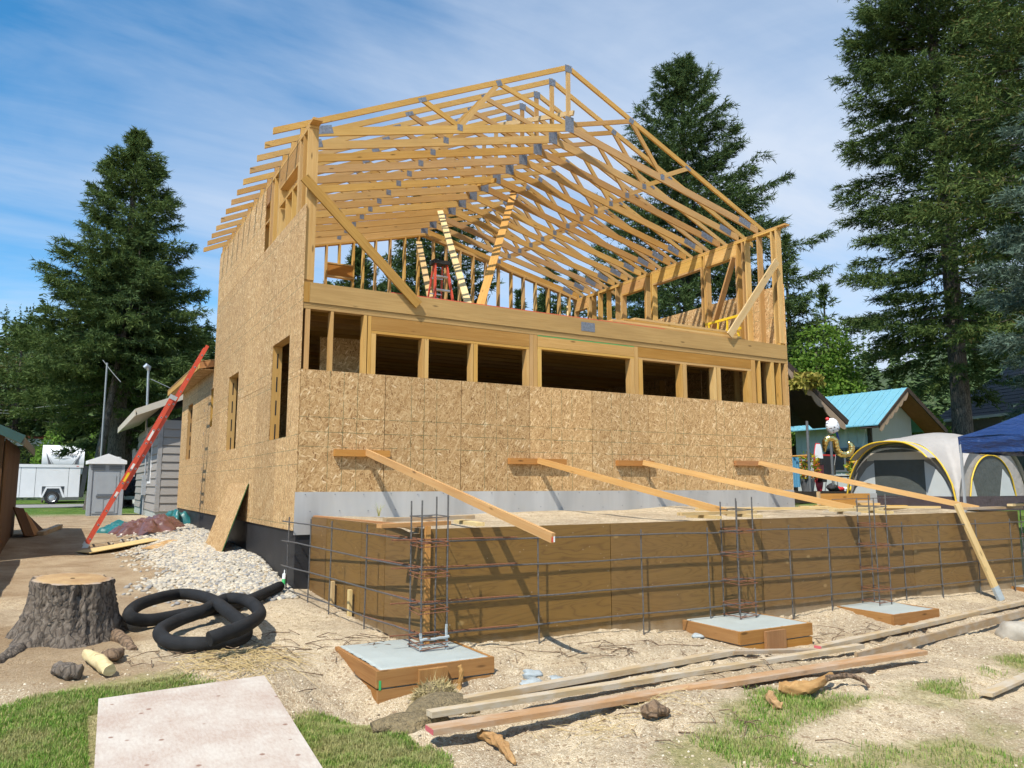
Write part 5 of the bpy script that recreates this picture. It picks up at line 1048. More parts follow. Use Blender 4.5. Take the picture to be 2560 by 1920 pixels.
# road and far-left things
mb = MB(); rx = np.linspace(-60, 30, 40)
mb.raw([(x, y, .452 + .004 * math.sin(x * .2)) for y in (34.2, 41.5) for x in rx], [(i, i + 1, 40 + i + 1, 40 + i) for i in range(39)]); M_road = simple('worn_asphalt', (.24, .235, .225), .9, 0, 3, .15, .3, 60)
add('road', mesh('road', mb.v, mb.f), None, None, M_road, kind='structure')
M_redroof = simple('red_metal_roof', (.19, .035, .025), .5, .1, 5, .2); M_dkwall = simple('dark_house_wall', (.09, .09, .085), .8)
h0 = at(62, 1108, 62); RH = thing('red_roof_house', (h0.x, h0.y, .4), 'dark house with a red metal roof half hidden behind the dark shed', 'house')
boxo('wall', (h0.x - 4, h0.y, .3), (h0.x + 1.4, h0.y + 5, h0.z - .3), M_dkwall, RH); boxo('fascia', (h0.x - 4.4, h0.y - .5, h0.z - .25), (h0.x + 1.8, h0.y - .45, h0.z + .35), M_whitep, RH)
MB().prism([(h0.x - 4.5, h0.y - .55, h0.z + .35), (h0.x + 1.9, h0.y - .55, h0.z + .35), (h0.x + 1.6, h0.y + 3, h0.z + 1.2), (h0.x - 4.5, h0.y + 3, h0.z + 1.2)], (0, 0, .06)).build('roof', M_redroof, RH)
for k in range(16): board('roof_rib', (h0.x - 4.4 + k * .4, h0.y - .56, h0.z + .43), (h0.x - 4.4 + k * .4, h0.y + 3, h0.z + 1.28), .05, .04, M_redroof, RH)
boxo('window', (h0.x - 1.6, h0.y - .03, h0.z - 1.6), (h0.x - .4, h0.y - .001, h0.z - .7), M_glass, RH)
# white cottage and dark pickup seen past the ladder
h1 = at(345, 1190, 47); WC = thing('white_cottage', (h1.x, h1.y, .4), 'small white cottage glimpsed between the fir trunks and the taupe house', 'house')
boxo('wall', (h1.x - .6, h1.y, .3), (h1.x + 5, h1.y + 4, 3.9), M_whitep, WC); MB().prism([(h1.x - 1.2, h1.y - .5, 3.8), (h1.x - 1.2, h1.y - .5, 3.95), (h1.x + 2.5, h1.y - .5, 5.6), (h1.x + 2.5, h1.y - .5, 5.45)], (0, 5, 0)).build('roof', M_shingle, WC); boxo('window', (h1.x - .2, h1.y - .03, 1.6), (h1.x + .4, h1.y - .001, 2.8), M_glass, WC); boxo('porch_post', (h1.x - 1.1, h1.y - .5, .3), (h1.x - 1.0, h1.y - .4, 3.8), M_whitep, WC)
p_ = at(333, 1255, 40); p_.z = .44; PK = thing('pickup_truck', tuple(p_), 'black pickup truck parked in the shade behind the red ladder', 'truck'); M_blackp = simple('black_car_paint', (.012, .012, .014), .2)
MB().prism([(p_.x - .9, p_.y, .9), (p_.x - .9, p_.y, 1.55), (p_.x - .72, p_.y + .1, 2.0), (p_.x + .72, p_.y + .1, 2.0), (p_.x + .9, p_.y, 1.55), (p_.x + .9, p_.y, .9)], (0, 4.8, 0)).build('body', M_blackp, PK); boxo('windscreen', (p_.x - .66, p_.y + .08, 1.6), (p_.x + .66, p_.y + .095, 1.95), M_glass, PK); boxo('bumper', (p_.x - .95, p_.y - .1, .8), (p_.x + .95, p_.y - .001, .98), M_alu, PK)
for s in (-1, 1): MB().lathe([(.2, 0), (.36, .03), (.36, .2), (.3, .24)], 16, (p_.x + s * .82 - .12, p_.y + .8, .8), (1, 0, 0)).build('wheel', M_rubber, PK, True); boxo('headlight', (p_.x + s * .7 - .14, p_.y - .02, 1.2), (p_.x + s * .7 + .14, p_.y - .001, 1.36), M_clabel, PK); boxo('side_mirror', (p_.x + s * 1.05 - .1, p_.y + 1.2, 1.6), (p_.x + s * 1.05 + .1, p_.y + 1.25, 1.85), M_alu, PK)

# ---------------------------------------------------------------- right side: cabins, deck, tents, canopy
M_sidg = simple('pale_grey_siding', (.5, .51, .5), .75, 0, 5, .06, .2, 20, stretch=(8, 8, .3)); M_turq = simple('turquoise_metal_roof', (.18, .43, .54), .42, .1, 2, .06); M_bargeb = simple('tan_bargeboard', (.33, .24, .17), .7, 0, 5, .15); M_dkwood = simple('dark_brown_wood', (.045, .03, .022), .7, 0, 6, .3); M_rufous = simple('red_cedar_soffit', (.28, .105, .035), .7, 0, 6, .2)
def scallop(name, p, q, drop, mat, parent, n=6):
    p, q = V(p), V(q); mb = MB(); pts = []; m = n * 8
    for i in range(m + 1):
        f = i / m; pts.append((p.lerp(q, f), drop * (.55 + .45 * abs(math.sin(f * n * math.pi)) ** .7)))
    top = [a for a, b in pts]; bot = [a - V((0, 0, b)) for a, b in pts]
    for i in range(m): mb.raw([top[i], top[i + 1], bot[i + 1], bot[i], top[i] + V((0, .03, 0)), top[i + 1] + V((0, .03, 0)), bot[i + 1] + V((0, .03, 0)), bot[i] + V((0, .03, 0))], [(0, 3, 2, 1), (4, 5, 6, 7), (3, 7, 6, 2), (0, 1, 5, 4)])
    mb.build(name, mat, parent)
# turquoise-roofed cabin
eL = at(2198, 1062.6, 30); yg = eL.y; ap = aty(2268.5, 971, yg); eR = aty(2365, 1076, yg); yfar = yg + 4.6
CB = thing('turquoise_cabin', (ap.x, yg, .5), 'pale grey cabin with a turquoise metal roof and scalloped gable trim', 'house')
wl, wr = eL.x + .7, eR.x - 1.0
boxo('side_wall', (wl, yg + .9, .4), (wl + .12, yfar, eL.z + .25), M_sidg, CB); MB().prism([(wl, yg + .9, .4), (wl, yg + .9, eL.z + .35), (ap.x, yg + .9, ap.z - .12), (wr, yg + .9, eR.z + .6), (wr, yg + .9, .4)], (0, .1, 0)).build('gable_wall', M_sidg, CB)
for k in range(9): boxo('wall_batten', (wl - .02, yg + 1.1 + k * .4, .5), (wl - .001, yg + 1.14 + k * .4, eL.z + .2), M_sidg, CB)
pan = 5
for k in range(pan):
    y0 = yg + (yfar - yg) * k / pan; y1 = yg + (yfar - yg) * (k + 1) / pan
    MB().raw([eL * 1 + V((0, y0 - yg, 0)), V((ap.x, y0, ap.z)), V((ap.x, y1 - .015, ap.z)), V((eL.x, y1 - .015, eL.z)), V((eL.x, y0, eL.z + .04)), V((ap.x, y0, ap.z + .04)), V((ap.x, y1 - .015, ap.z + .04)), V((eL.x, y1 - .015, eL.z + .04))], [(0, 1, 2, 3), (7, 6, 5, 4), (0, 4, 5, 1), (3, 2, 6, 7), (0, 3, 7, 4), (1, 5, 6, 2)]).build('roof_panel', M_turq, CB)
    for j in range(2):
        yy = y0 + (y1 - y0) * (j + .5) / 2; board('roof_rib', (eL.x, yy, eL.z + .05), (ap.x, yy, ap.z + .05), .03, .03, M_turq, CB)
MB().raw([V((ap.x, yg, ap.z)), eR, eR + V((0, 4.6, 0)), V((ap.x, yfar, ap.z))], [(0, 1, 2, 3)]).build('roof_far_slope', M_turq, CB)
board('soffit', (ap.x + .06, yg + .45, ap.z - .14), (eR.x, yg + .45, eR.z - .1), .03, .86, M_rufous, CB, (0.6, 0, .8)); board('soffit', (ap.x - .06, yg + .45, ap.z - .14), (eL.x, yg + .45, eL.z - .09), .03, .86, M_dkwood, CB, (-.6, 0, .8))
board('rake_board', (ap.x, yg - .01, ap.z - .05), (eR.x + .05, yg - .01, eR.z - .06), .17, .05, M_dkwood, CB); board('rake_board', (ap.x, yg - .01, ap.z - .02), (eL.x - .02, yg - .01, eL.z - .02), .1, .05, M_dkwood, CB)
scallop('bargeboard', (ap.x, yg - .02, ap.z - .1), (eL.x + .02, yg - .02, eL.z - .07), .26, M_bargeb, CB)
for (a, b, z0, z1) in ((yg + 1.1, yg + 3.1, 2.1, 3.1),):
    fr = boxo('window', (wl - .05, a, z0), (wl - .021, b, z1), M_greyd, CB)
    for k in range(2): boxo('pane', (wl - .056, a + .08 + k * .97, z0 + .08), (wl - .0505, a + .95 + k * .97, z1 - .08), M_glass, fr)
fr = boxo('window', (wl + .5, yg + .85, 2.3), (wl + 1.6, yg + .899, 3.0), M_greyd, CB); boxo('pane', (wl + .57, yg + .844, 2.37), (wl + 1.53, yg + .8495, 2.93), M_glass, fr)
boxo('corner_trim', (wl - .04, yg + .86, .4), (wl + .08, yg + 1.0, eL.z + .3), M_dkwood, CB)
lm = MB().box((wl - .28, yfar - .6, 2.55), (wl - .02, yfar - .4, 2.62)).build('wall_lamp', M_dkwood, CB); MB().lathe([(.05, 0), (.09, .04), (.1, .2), (.04, .26)], 10, (wl - .2, yfar - .5, 2.3), (0, 0, 1)).build('lantern', M_glass, lm, True)
# nearer brown cabin
rE = at(2116, 1055, 23); ya = rE.y; rT = aty(1973, 916, ya); d_ = (rT - rE); rA = rE + d_ * 1.45
CA = thing('brown_cabin', (rE.x - 1.5, ya, .5), 'dark-eaved cabin with a scalloped bargeboard half hidden by the new house', 'house')
xL = rA.x - (rE.x - rA.x); MB().raw([rA, rE, rE + V((0, 6, 0)), rA + V((0, 6, 0)), rA + V((0, 0, .06)), rE + V((0, 0, .06)), rE + V((0, 6, .06)), rA + V((0, 6, .06))], [(0, 3, 2, 1), (4, 5, 6, 7), (0, 1, 5, 4), (1, 2, 6, 5)]).build('roof', M_shingle, CA)
MB().raw([rA, V((xL, ya, rE.z)), V((xL, ya + 6, rE.z)), rA + V((0, 6, 0)), rA + V((0, 0, .06)), V((xL, ya, rE.z + .06)), V((xL, ya + 6, rE.z + .06)), rA + V((0, 6, .06))], [(0, 1, 2, 3), (4, 7, 6, 5), (0, 4, 5, 1)]).build('roof', M_shingle, CA)
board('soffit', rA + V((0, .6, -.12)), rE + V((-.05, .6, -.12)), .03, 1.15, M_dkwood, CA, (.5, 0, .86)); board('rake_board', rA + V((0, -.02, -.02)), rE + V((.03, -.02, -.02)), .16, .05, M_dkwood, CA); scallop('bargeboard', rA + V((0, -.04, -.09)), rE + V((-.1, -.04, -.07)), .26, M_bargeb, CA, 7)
wx = rE.x - 1.1; MB().prism([(xL + 1, ya + 1.2, .4), (xL + 1, ya + 1.2, rE.z + .2), (rA.x, ya + 1.2, rA.z - .2), (wx, ya + 1.2, rE.z + .45), (wx, ya + 1.2, .4)], (0, .1, 0)).build('gable_wall', M_sidg, CA); boxo('side_wall', (wx - .1, ya + 1.3, .4), (wx, ya + 6, rE.z + .4), M_sidg, CA)
dr = boxo('door', (wx - 1.35, ya + 1.12, 1.37), (wx - .35, ya + 1.199, 3.4), M_dkwood, CA); boxo('door_frame', (wx - .34, ya + 1.1, 1.37), (wx - .22, ya + 1.19, 3.5), M_rufous, dr); boxo('door_head', (wx - 1.4, ya + 1.08, 3.42), (wx - .2, ya + 1.19, 3.6), M_bargeb, dr)
gl = MB()
# moss and creeper on its roof edge
r = np.random.default_rng(12); n = 900; P = np.stack([r.uniform(0, 1, n), r.uniform(-.1, .5, n), r.uniform(0, .3, n)], -1); e0 = aty(1972, 960, ya); e1 = aty(2028, 958, ya)
P = np.array(e0)[None] + (np.array(e1) - np.array(e0))[None] * P[:, :1] + np.stack([0 * P[:, 0], P[:, 1] - .3, P[:, 2] * np.sin(np.pi * P[:, 0]) - .05], -1)
a = r.standard_normal((n, 3)) * .07; b_ = r.standard_normal((n, 3)) * .07; v = np.stack([P, P + a, P + a + b_, P + b_], 1).reshape(-1, 3)
M_moss = islands('yellow_creeper', [(0., (.16, .17, .03)), (.5, (.3, .28, .05)), (1., (.38, .3, .08))], .7, .2); add('creeper', tri_mesh('creeper', v, np.arange(4 * n).reshape(-1, 4)), CA, None, M_moss)
# deck with clutter
dk = at(1986, 1229, 20.5); de = at(2140, 1229, 20.5); DY = dk.y - .3; DZ = 1.37
DK = thing('timber_deck', (dk.x + 1.5, DY, .5), 'dark timber deck in front of the two cabins', 'deck')
for k in range(9): boxo('deck_board', (dk.x - 1.2, DY + k * .19, DZ - .04), (de.x + 2.0, DY + k * .19 + .18, DZ), M_dkwood, DK)
boxo('deck_rim', (dk.x - 1.2, DY - .04, DZ - .3), (de.x + 2.0, DY - .002, DZ + .005), M_dkwood, DK)
for k in range(4): boxo('deck_post', (dk.x - 1 + k * 1.6, DY + .1, .3), (dk.x - .9 + k * 1.6, DY + .2, DZ - .05), M_dkwood, DK)
def onD(u, dy=.3): p = aty(u, 1229, DY + dy); return V((p.x, p.y, DZ))
M_red = simple('red_plastic', (.55, .03, .03), .4); M_redw = simple('red_white_board', (.6, .05, .06), .35); M_leaf = islands('pot_plant_leaves', [(0., (.08, .2, .02)), (.4, (.2, .3, .03)), (.6, (.6, .42, .02)), (.85, (.55, .08, .02)), (1., (.6, .2, .03))], .6, .25)
o = onD(2052); WB = thing('wakeboard', tuple(o), 'red and white wakeboard with black bindings standing on the deck', 'wakeboard')
sh = lambda f: .19 * min(1, (math.sin(math.pi * (0.04 + .92 * f))) ** .45)
def slab(f0, f1, dy, t_):
    mb = MB(); n = 10; L = 1.35; pr_ = []
    for i in range(n + 1):
        f = f0 + (f1 - f0) * i / n; pr_.append((f, sh(f)))
    poly = [V((o.x + (f - .1) * .28 - h, o.y + dy + .2 * f, DZ + f * L)) for f, h in pr_] + [V((o.x + (f - .1) * .28 + h, o.y + dy + .2 * f, DZ + f * L)) for f, h in reversed(pr_)]
    return mb.prism(poly, (0, t_, 0))
slab(0, 1, 0, .03).build('deck_board', M_redw, WB); slab(.68, .98, -.006, .004).build('white_tip', M_white, WB); slab(.3, .36, -.006, .004).build('white_band', M_white, WB)
for f in (.25, .6): MB().box((o.x + (f - .1) * .28 - .1, o.y + .2 * f - .16, DZ + f * 1.35 - .08), (o.x + (f - .1) * .28 + .1, o.y + .2 * f - .01, DZ + f * 1.35 + .1)).build('binding', M_rubber, WB)
def pot_plant(c, s, label, seed):
    t = thing('pot_plant', tuple(c), label, 'plant', 'flower pots on the deck'); MB().lathe([(.12 * s, 0), (.17 * s, .28 * s), (.15 * s, .28 * s)], 14, c).build('pot', M_greyd, t, True)
    r = np.random.default_rng(seed); n = 500; d = r.standard_normal((n, 3)); d /= np.linalg.norm(d, axis=1)[:, None]; P = np.array(c) + np.array([0, 0, .52 * s]) + d * (r.uniform(.4, 1, n) ** .5)[:, None] * np.array([.3, .3, .33]) * s
    a = r.standard_normal((n, 3)) * .035; b_ = r.standard_normal((n, 3)) * .035; add('flowers', tri_mesh('flowers', np.stack([P, P + a, P + a + b_, P + b_], 1).reshape(-1, 3), np.arange(4 * n).reshape(-1, 4)), t, None, M_leaf)
pot_plant(onD(2020, .35), 1.25, 'bushy yellow and orange potted flowers on the deck near the new house', 1); pot_plant(onD(2150, .2), 1.2, 'red and yellow potted flowers at the tent end of the deck', 2)
o = onD(2095, .8); CH = thing('camp_chair', tuple(o), 'black folding chair with red trim on the deck behind the brace', 'chair'); M_blk = simple('black_fabric', (.02, .02, .022), .8)
board('seat', o + V((-.3, 0, .42)), o + V((.3, 0, .42)), .04, .5, M_blk, CH); board('backrest', o + V((-.3, .28, .75)), o + V((.3, .28, .75)), .55, .04, M_blk, CH); board('top_rail', o + V((-.32, .28, 1.05)), o + V((.32, .28, 1.05)), .05, .05, M_red, CH)
for sx in (-1, 1):
    for sy in (-1, 1): board('leg', o + V((sx * .28, sy * .22, 0)), o + V((-sx * .05 + sx * .28, -sy * .05 + sy * .22, .45)), .025, .025, M_greyd, CH)
for u, c, s, m, lb in ((2082, .12, .2, M_blk, 'black bag on the deck floor by the folding chair'), (2100, .1, .13, M_red, 'red toy on the deck floor'), (2113, .1, .12, M_white, 'white toy on the deck floor beside the red one'), (2126, .12, .13, M_yellow, 'yellow bucket at the tent end of the deck')):
    p = onD(u, .12); lump('deck_item', p + V((0, 0, s * .5)), (s, s * .7, s * .6), m, int(u), lb, 'toy' if 'toy' in lb else 'bag' if 'bag' in lb else 'bucket', .15)
for u, h, lb in ((2026, 1.9, 'grey steel post on the deck near the wakeboard'), (2084, 1.5, 'dark garden post in front of the folding chair')): p = onD(u, .05); tag(MB().tube([p - V((0, 0, .5)), p + V((0, 0, h))], .035, 8).build('deck_pole', M_greyd, None, True), lb, 'post')
p = onD(1996, .3); tag(MB().tube([onD(1985, .3) + V((0, 0, .95)), onD(2022, .06) + V((0, 0, .97))], .02, 6).build('orange_bar', M_brace, None, True), 'thin orange bar across the cabin doorway above the deck', 'bar')
tw = MB(); c = onD(1990, .32); 
for k in range(6): tw.box((c.x - .12 + k * .05, c.y - .03 + .02 * (k % 2), DZ + .12), (c.x - .075 + k * .05, c.y - .01 + .02 * (k % 2), DZ + .92))
tw.build('towel', simple('blue_towel', (.12, .36, .55), .9), None, label='blue towel hanging from the orange bar by the house edge', cat='towel')
# balloons
M_gold = simple('gold_foil', (.78, .6, .24), .22, 1.0, 2, .05, .25, 6)
zb3 = lambda x, y, d=17.6: at(1960 + x / 7.373, 1000 + y / 7.373, d)
bl = cat_rom([zb3(748, 955), zb3(752, 850), zb3(770, 745), zb3(840, 700), zb3(935, 735), zb3(958, 850), zb3(995, 950), zb3(1090, 1005), zb3(1195, 985), zb3(1243, 895), zb3(1225, 815), zb3(1175, 785)], 6)
nb_ = len(bl); rad = [.075 * min(1, .35 + 5 * min(i, nb_ - 1 - i) / nb_) * (1 + .06 * math.sin(i * 1.9)) for i in range(nb_)]
GBn = thing('gold_balloon', tuple(zb3(950, 1100)), 'shiny gold foil balloon shaped like the number two floating over the deck', 'balloon'); MB().tube(bl, rad, 12).build('foil_tube', M_gold, GBn, True); MB().tube([zb3(960, 960), zb3(930, 1200), zb3(945, 1600, 18.6)], .004, 4).build('string', M_clabel, GBn)
def confetti():
    m, t, b = newmat('white_confetti_foil'); v = nd(t, 'TexCoord').outputs['Object']; vo = nd(t, 'TexVoronoi', {'Vector': mapp(t, v, (1, 1, 2.2)), 'Scale': 12.0}); col = mix(t, ramp(t, vo.outputs['Distance'], [(.26, 1.), (.32, 0.)]), (.78, .79, .82), ramp(t, nd(t, 'SeparateColor', {0: vo.outputs['Color']}).outputs[0], [(0., (.02, .02, .03)), (.55, (.05, .06, .12)), (.75, (.5, .06, .04)), (1., (.1, .1, .3))], 'CONSTANT'))
    put(t, b, col, .25); return m
c = zb3(890, 480); RBn = thing('round_balloon', tuple(c), 'round white foil balloon with confetti print above the gold one', 'balloon'); lump('foil_disc', c, (.2, .11, .185), confetti(), 3, None, None, .05, parent=RBn); lump('red_tip', c + V((-.13, .02, .15)), (.05, .04, .05), M_red, 4, None, None, .1, parent=RBn)
MB().prism([c + V((.12, .02, -.1)), c + V((.2, .02, -.12)), c + V((.26, .02, -.3)), c + V((.2, .02, -.32))], (0, .02, 0)).build('blue_tail', simple('blue_foil', (.02, .05, .25), .25, .5), RBn); MB().prism([c + V((.02, .02, -.16)), c + V((.14, .02, -.16)), c + V((.16, .02, -.28)), c + V((.05, .02, -.26))], (0, .02, 0)).build('green_tail', simple('green_foil', (.1, .28, .04), .25, .5), RBn)
# family tent
M_fly = simple('grey_tent_fly', (.37, .345, .32), .6, 0, 3, .08, .5, 5, bd=.05); M_tentl = simple('pale_tent_panel', (.5, .53, .53), .7, 0, 3, .05); M_tentd = simple('dark_tent_mesh', (.075, .085, .08), .75, 0, 4, .12, .5, 6, bd=.04); M_tentb = simple('purple_brown_tent_base', (.075, .055, .06), .6, 0, 3, .2, .5, 6, bd=.04); M_tenty = simple('yellow_tent_trim', (.72, .48, .03), .55); M_tentg = simple('mid_grey_tent', (.21, .2, .18), .7)
tx0, tx1, ty0, ty1, tz, th_ = 13.0, 15.85, -1.45, 1.15, .98, 1.74
TN = thing('family_tent', ((tx0 + tx1) / 2, (ty0 + ty1) / 2, tz), 'grey dome family tent with yellow piping and a dark mesh window', 'tent')
n = 49; u = np.linspace(-1, 1, n); U, W_ = np.meshgrid(u, u); pw = lambda s: (1 - np.abs(s) ** 2.6) ** .55
A = (1 - .13 * U ** 2) * pw(W_); B = (1 - .16 * W_ ** 2) * pw(U); Zt = tz + th_ * np.maximum(A, B) + .012 * bumps(U * 2.5, W_ * 2.5)
Xt = (tx0 + tx1) / 2 + U * (tx1 - tx0) / 2; Yt = (ty0 + ty1) / 2 + W_ * (ty1 - ty0) / 2
j = np.arange(n - 1)[:, None] * n + np.arange(n - 1)[None]; add('fly', tri_mesh('fly', np.stack([Xt, Yt, Zt], -1).reshape(-1, 3), np.stack([j, j + 1, j + n + 1, j + n], -1).reshape(-1, 4), True), TN, None, M_fly)
def arch_pts(hs, k=28): return [(s, hs * (1 - abs(s) ** 2.6) ** .55) for s in np.linspace(-1, 1, k)]
def face(fn, hs, name, poly, mat, off):
    P = [fn(s, z, off) for s, z in poly]; MB().prism(P, fn(0, 0, off + .006) - fn(0, 0, off)).build(name, mat, TN)
f1_ = lambda s, z, o: V((tx0 + .1 - o, (ty0 + ty1) / 2 - s * (ty1 - ty0) / 2, tz + z * .79)); f2_ = lambda s, z, o: V(((tx0 + tx1) / 2 + s * (tx1 - tx0) / 2, ty0 + .1 - o, tz + z * .79))
a1 = th_ * .86 / .79
face(f1_, a1, 'front_wall', arch_pts(a1 * .97), M_tentg, 0); face(f1_, a1, 'base_band', [(-.97, 0), (.97, 0), (.93, .42), (-.93, .42)], M_tentb, .01)
face(f1_, a1, 'side_curve', [(-.9, .42), (-.45, .42), (-.45, 1.35), (-.6, 1.2), (-.75, .9)], M_tentl, .01); face(f1_, a1, 'side_curve', [(.45, .42), (.9, .42), (.75, .9), (.6, 1.2), (.45, 1.35)], M_tentl, .01); face(f1_, a1, 'mesh_window', [(-.45, .42), (.45, .42), (.45, 1.4), (-.45, 1.42)], M_tentd, .012); face(f1_, a1, 'head_band', [(-.6, 1.4), (.6, 1.4), (.5, 1.62), (-.5, 1.62)], M_beige, .011); face(f1_, a1, 'vent', [(-.5, 1.63), (.5, 1.63), (.35, 1.8), (-.35, 1.8)], M_tentd, .012)
MB().tube([f1_(s, z, .12) for s, z in arch_pts(a1)], .018, 6).build('piping', M_tenty, TN, True)
# awning hood over the window side
mb = MB(); ap_ = arch_pts(a1, 28); m = len(ap_); aq = ap_[4:m - 4]; mq = len(aq); mb.raw([f1_(s, z, .1) for s, z in aq] + [f1_(s * .98, z * 1.005, .42) for s, z in aq], [(i, i + 1, mq + i + 1, mq + i) for i in range(mq - 1)]); mb.build('awning', M_fly, TN, True); MB().tube([f1_(s * .98, z * 1.005, .42) for s, z in ap_[4:m - 4]], .016, 6).build('piping', M_tenty, TN, True)
face(f2_, 0, 'side_wall', arch_pts(th_ * .83 / .79), M_fly, 0); face(f2_, 0, 'base_band', [(-.97, 0), (.97, 0), (.93, .42), (-.93, .42)], M_tentb, .012)
da = [(s * .62 + .02, .42 + 1.1 * (1 - abs(s) ** 2.2) ** .6) for s in np.linspace(-1, 1, 20)]; face(f2_, 0, 'door', da, M_tentd, .012); face(f2_, 0, 'door_curve', [(.2, .42), (.62, .42), (.5, .9), (.33, 1.15)], M_tentl, .02); face(f2_, 0, 'door_curve', [(-.6, .42), (-.42, .42), (-.5, .85)], M_tentl, .02); face(f2_, 0, 'yellow_patch', [(-.25, 1.53), (.3, 1.52), (.25, 1.72), (-.3, 1.72)], M_tenty, .012)
MB().tube([f2_(s, z, .03) for s, z in da], .015, 6).build('piping', M_tenty, TN, True)
# second tent
c = V((18.2, -1.6, .95)); T2 = thing('dome_tent', tuple(c), 'small purple-grey dome tent with a dark open door behind the big tent', 'tent'); v, f = sub(ico1_v, [tuple(a) for a in ico1_f]); v = v * np.array((1.5, 1.4, 1.6)); v[:, 2] = np.maximum(v[:, 2], 0); add('fly', tri_mesh('fly', v, f, True), T2, Matrix.Translation(c), simple('purple_grey_fly', (.2, .19, .24), .6, 0, 3, .1, .4, 5, bd=.04)); MB().prism([c + V((-.9 + .35 * math.cos(a) * 1.6, -1.15 - .1 * math.sin(a), .95 * math.sin(a))) for a in np.linspace(0, math.pi, 12)], (0, .05, 0)).build('door', M_dark, T2)
# pop-up canopy
M_blue = simple('blue_canopy_cloth', (.010, .034, .125), .38, 0, 3, .15, .7, 5, stretch=(1, 1, 3), bd=.06)
k0 = V((10.45, -2.98, 0)); e1_ = V((.1, -.995, 0)); e2_ = V((.995, .1, 0)); cs = [k0, k0 + e1_ * 3, k0 + e1_ * 3 + e2_ * 3, k0 + e2_ * 3]; pk = k0 + (e1_ + e2_) * 1.5 + V((0, 0, 3.22)); ze = 2.36
CN = thing('pop_up_canopy', (pk.x, pk.y, .2), 'dark blue pop-up canopy cut by the picture edge with a steel leg', 'canopy')
mb = MB(); NN = 14
for i in range(4):
    a, b = cs[i], cs[(i + 1) % 4]; g_ = []
    for r_i in range(NN + 1):
        f = r_i / NN
        for s_i in range(NN + 1):
            s = s_i / NN; e = a.lerp(b, s); p = V((e.x, e.y, ze)).lerp(pk, f); p.z -= .10 * math.sin(math.pi * f) * (1 - .5 * abs(2 * s - 1)) + .012 * math.sin(s * 25 + f * 9) * (1 - f); g_.append(p)
    mb.raw(g_, [(q * (NN + 1) + s, q * (NN + 1) + s + 1, (q + 1) * (NN + 1) + s + 1, (q + 1) * (NN + 1) + s) for q in range(NN) for s in range(NN)])
mb.build('canopy_top', M_blue, CN, True)
for i in range(4):
    a, b = cs[i], cs[(i + 1) % 4]; nr = V((b.y - a.y, a.x - b.x, 0)).normalized(); g_ = []
    for q in range(7):
        for s_i in range(31): s = s_i / 30; e = a.lerp(b, s) + nr * (-.02 * math.sin(q * 1.3 + s * 9) * min(1, s * 8, (1 - s) * 8) - .015 * q / 6); g_.append(V((e.x, e.y, ze - q * .045 - .012 * math.sin(s * math.pi) * q / 6)))
    MB().raw(g_, [(q * 31 + s, q * 31 + s + 1, (q + 1) * 31 + s + 1, (q + 1) * 31 + s) for q in range(6) for s in range(30)]).build('valance', M_blue, CN, True)
    cc = a + ((pk - a).normalized() * .06); g = float(ground_z(a.x, a.y)); lg = MB().box((cc.x - .017, cc.y - .017, g), (cc.x + .017, cc.y + .017, ze - .02)).build('leg', M_greyp, CN)
# far grey house behind the big fir
g0 = at(2345, 1052, 42); g1 = at(2600, 1035, 36); FH = thing('far_grey_house', (g0.x, g0.y, .5), 'grey-shingled house with a pale gutter behind the big fir trunk', 'house')
dv = (V((g1.x, g1.y, 0)) - V((g0.x, g0.y, 0))).normalized(); nv = V((-dv.y, dv.x, 0)); nv = nv if nv.dot(FW) > 0 else -nv; zE = (g0.z + g1.z) / 2; a0 = V((g0.x, g0.y, zE)); a1_ = a0 + dv * 9
MB().raw([a0 - nv * .5, a1_ - nv * .5, a1_ + nv * 3.5 + V((0, 0, 3.0)), a0 + nv * 3.5 + dv * 1.5 + V((0, 0, 3.0))], [(0, 1, 2, 3)]).build('roof', M_shingle, FH)
for k in range(14): f = (k + .5) / 14; p = (a0 - nv * .5).lerp(a0 + nv * 3.5 + dv * 1.5 + V((0, 0, 3)), f); q = (a1_ - nv * .5).lerp(a1_ + nv * 3.5 + V((0, 0, 3)), f); board('shingle_course', p + V((0, 0, .01)), q + V((0, 0, .01)), .02, .26, M_shingle, FH, -nv * .6 + V((0, 0, .8)))
board('gutter', a0 - nv * .56, a1_ - nv * .56, .13, .1, M_whitep, FH); MB().beam(a0 + V((0, 0, -1.6)) + dv * .5, a1_ + V((0, 0, -1.6)), 3.1, .1).build('wall', simple('tan_wall', (.22, .2, .16), .8), FH)
# weathered utility pole and thin steel pole beyond the cabins
p = at(2085, 1100, 40); tpz = at(2080, 880, 40).z; tag(MB().tube([V((p.x, p.y, .4)), V((p.x, p.y, tpz))], [.17, .13], 10).build('utility_pole', simple('weathered_pole', (.25, .23, .2), .9, 0, 6, .2), None, True), 'weathered wooden utility pole rising behind the turquoise roof', 'pole')
p = at(2070, 1100, 38); tpz = at(2066, 920, 38).z; tag(MB().tube([V((p.x, p.y, .4)), V((p.x, p.y, tpz))], .06, 8).build('steel_pole', M_alu, None, True), 'thin grey steel pole beside the wooden utility pole', 'pole')
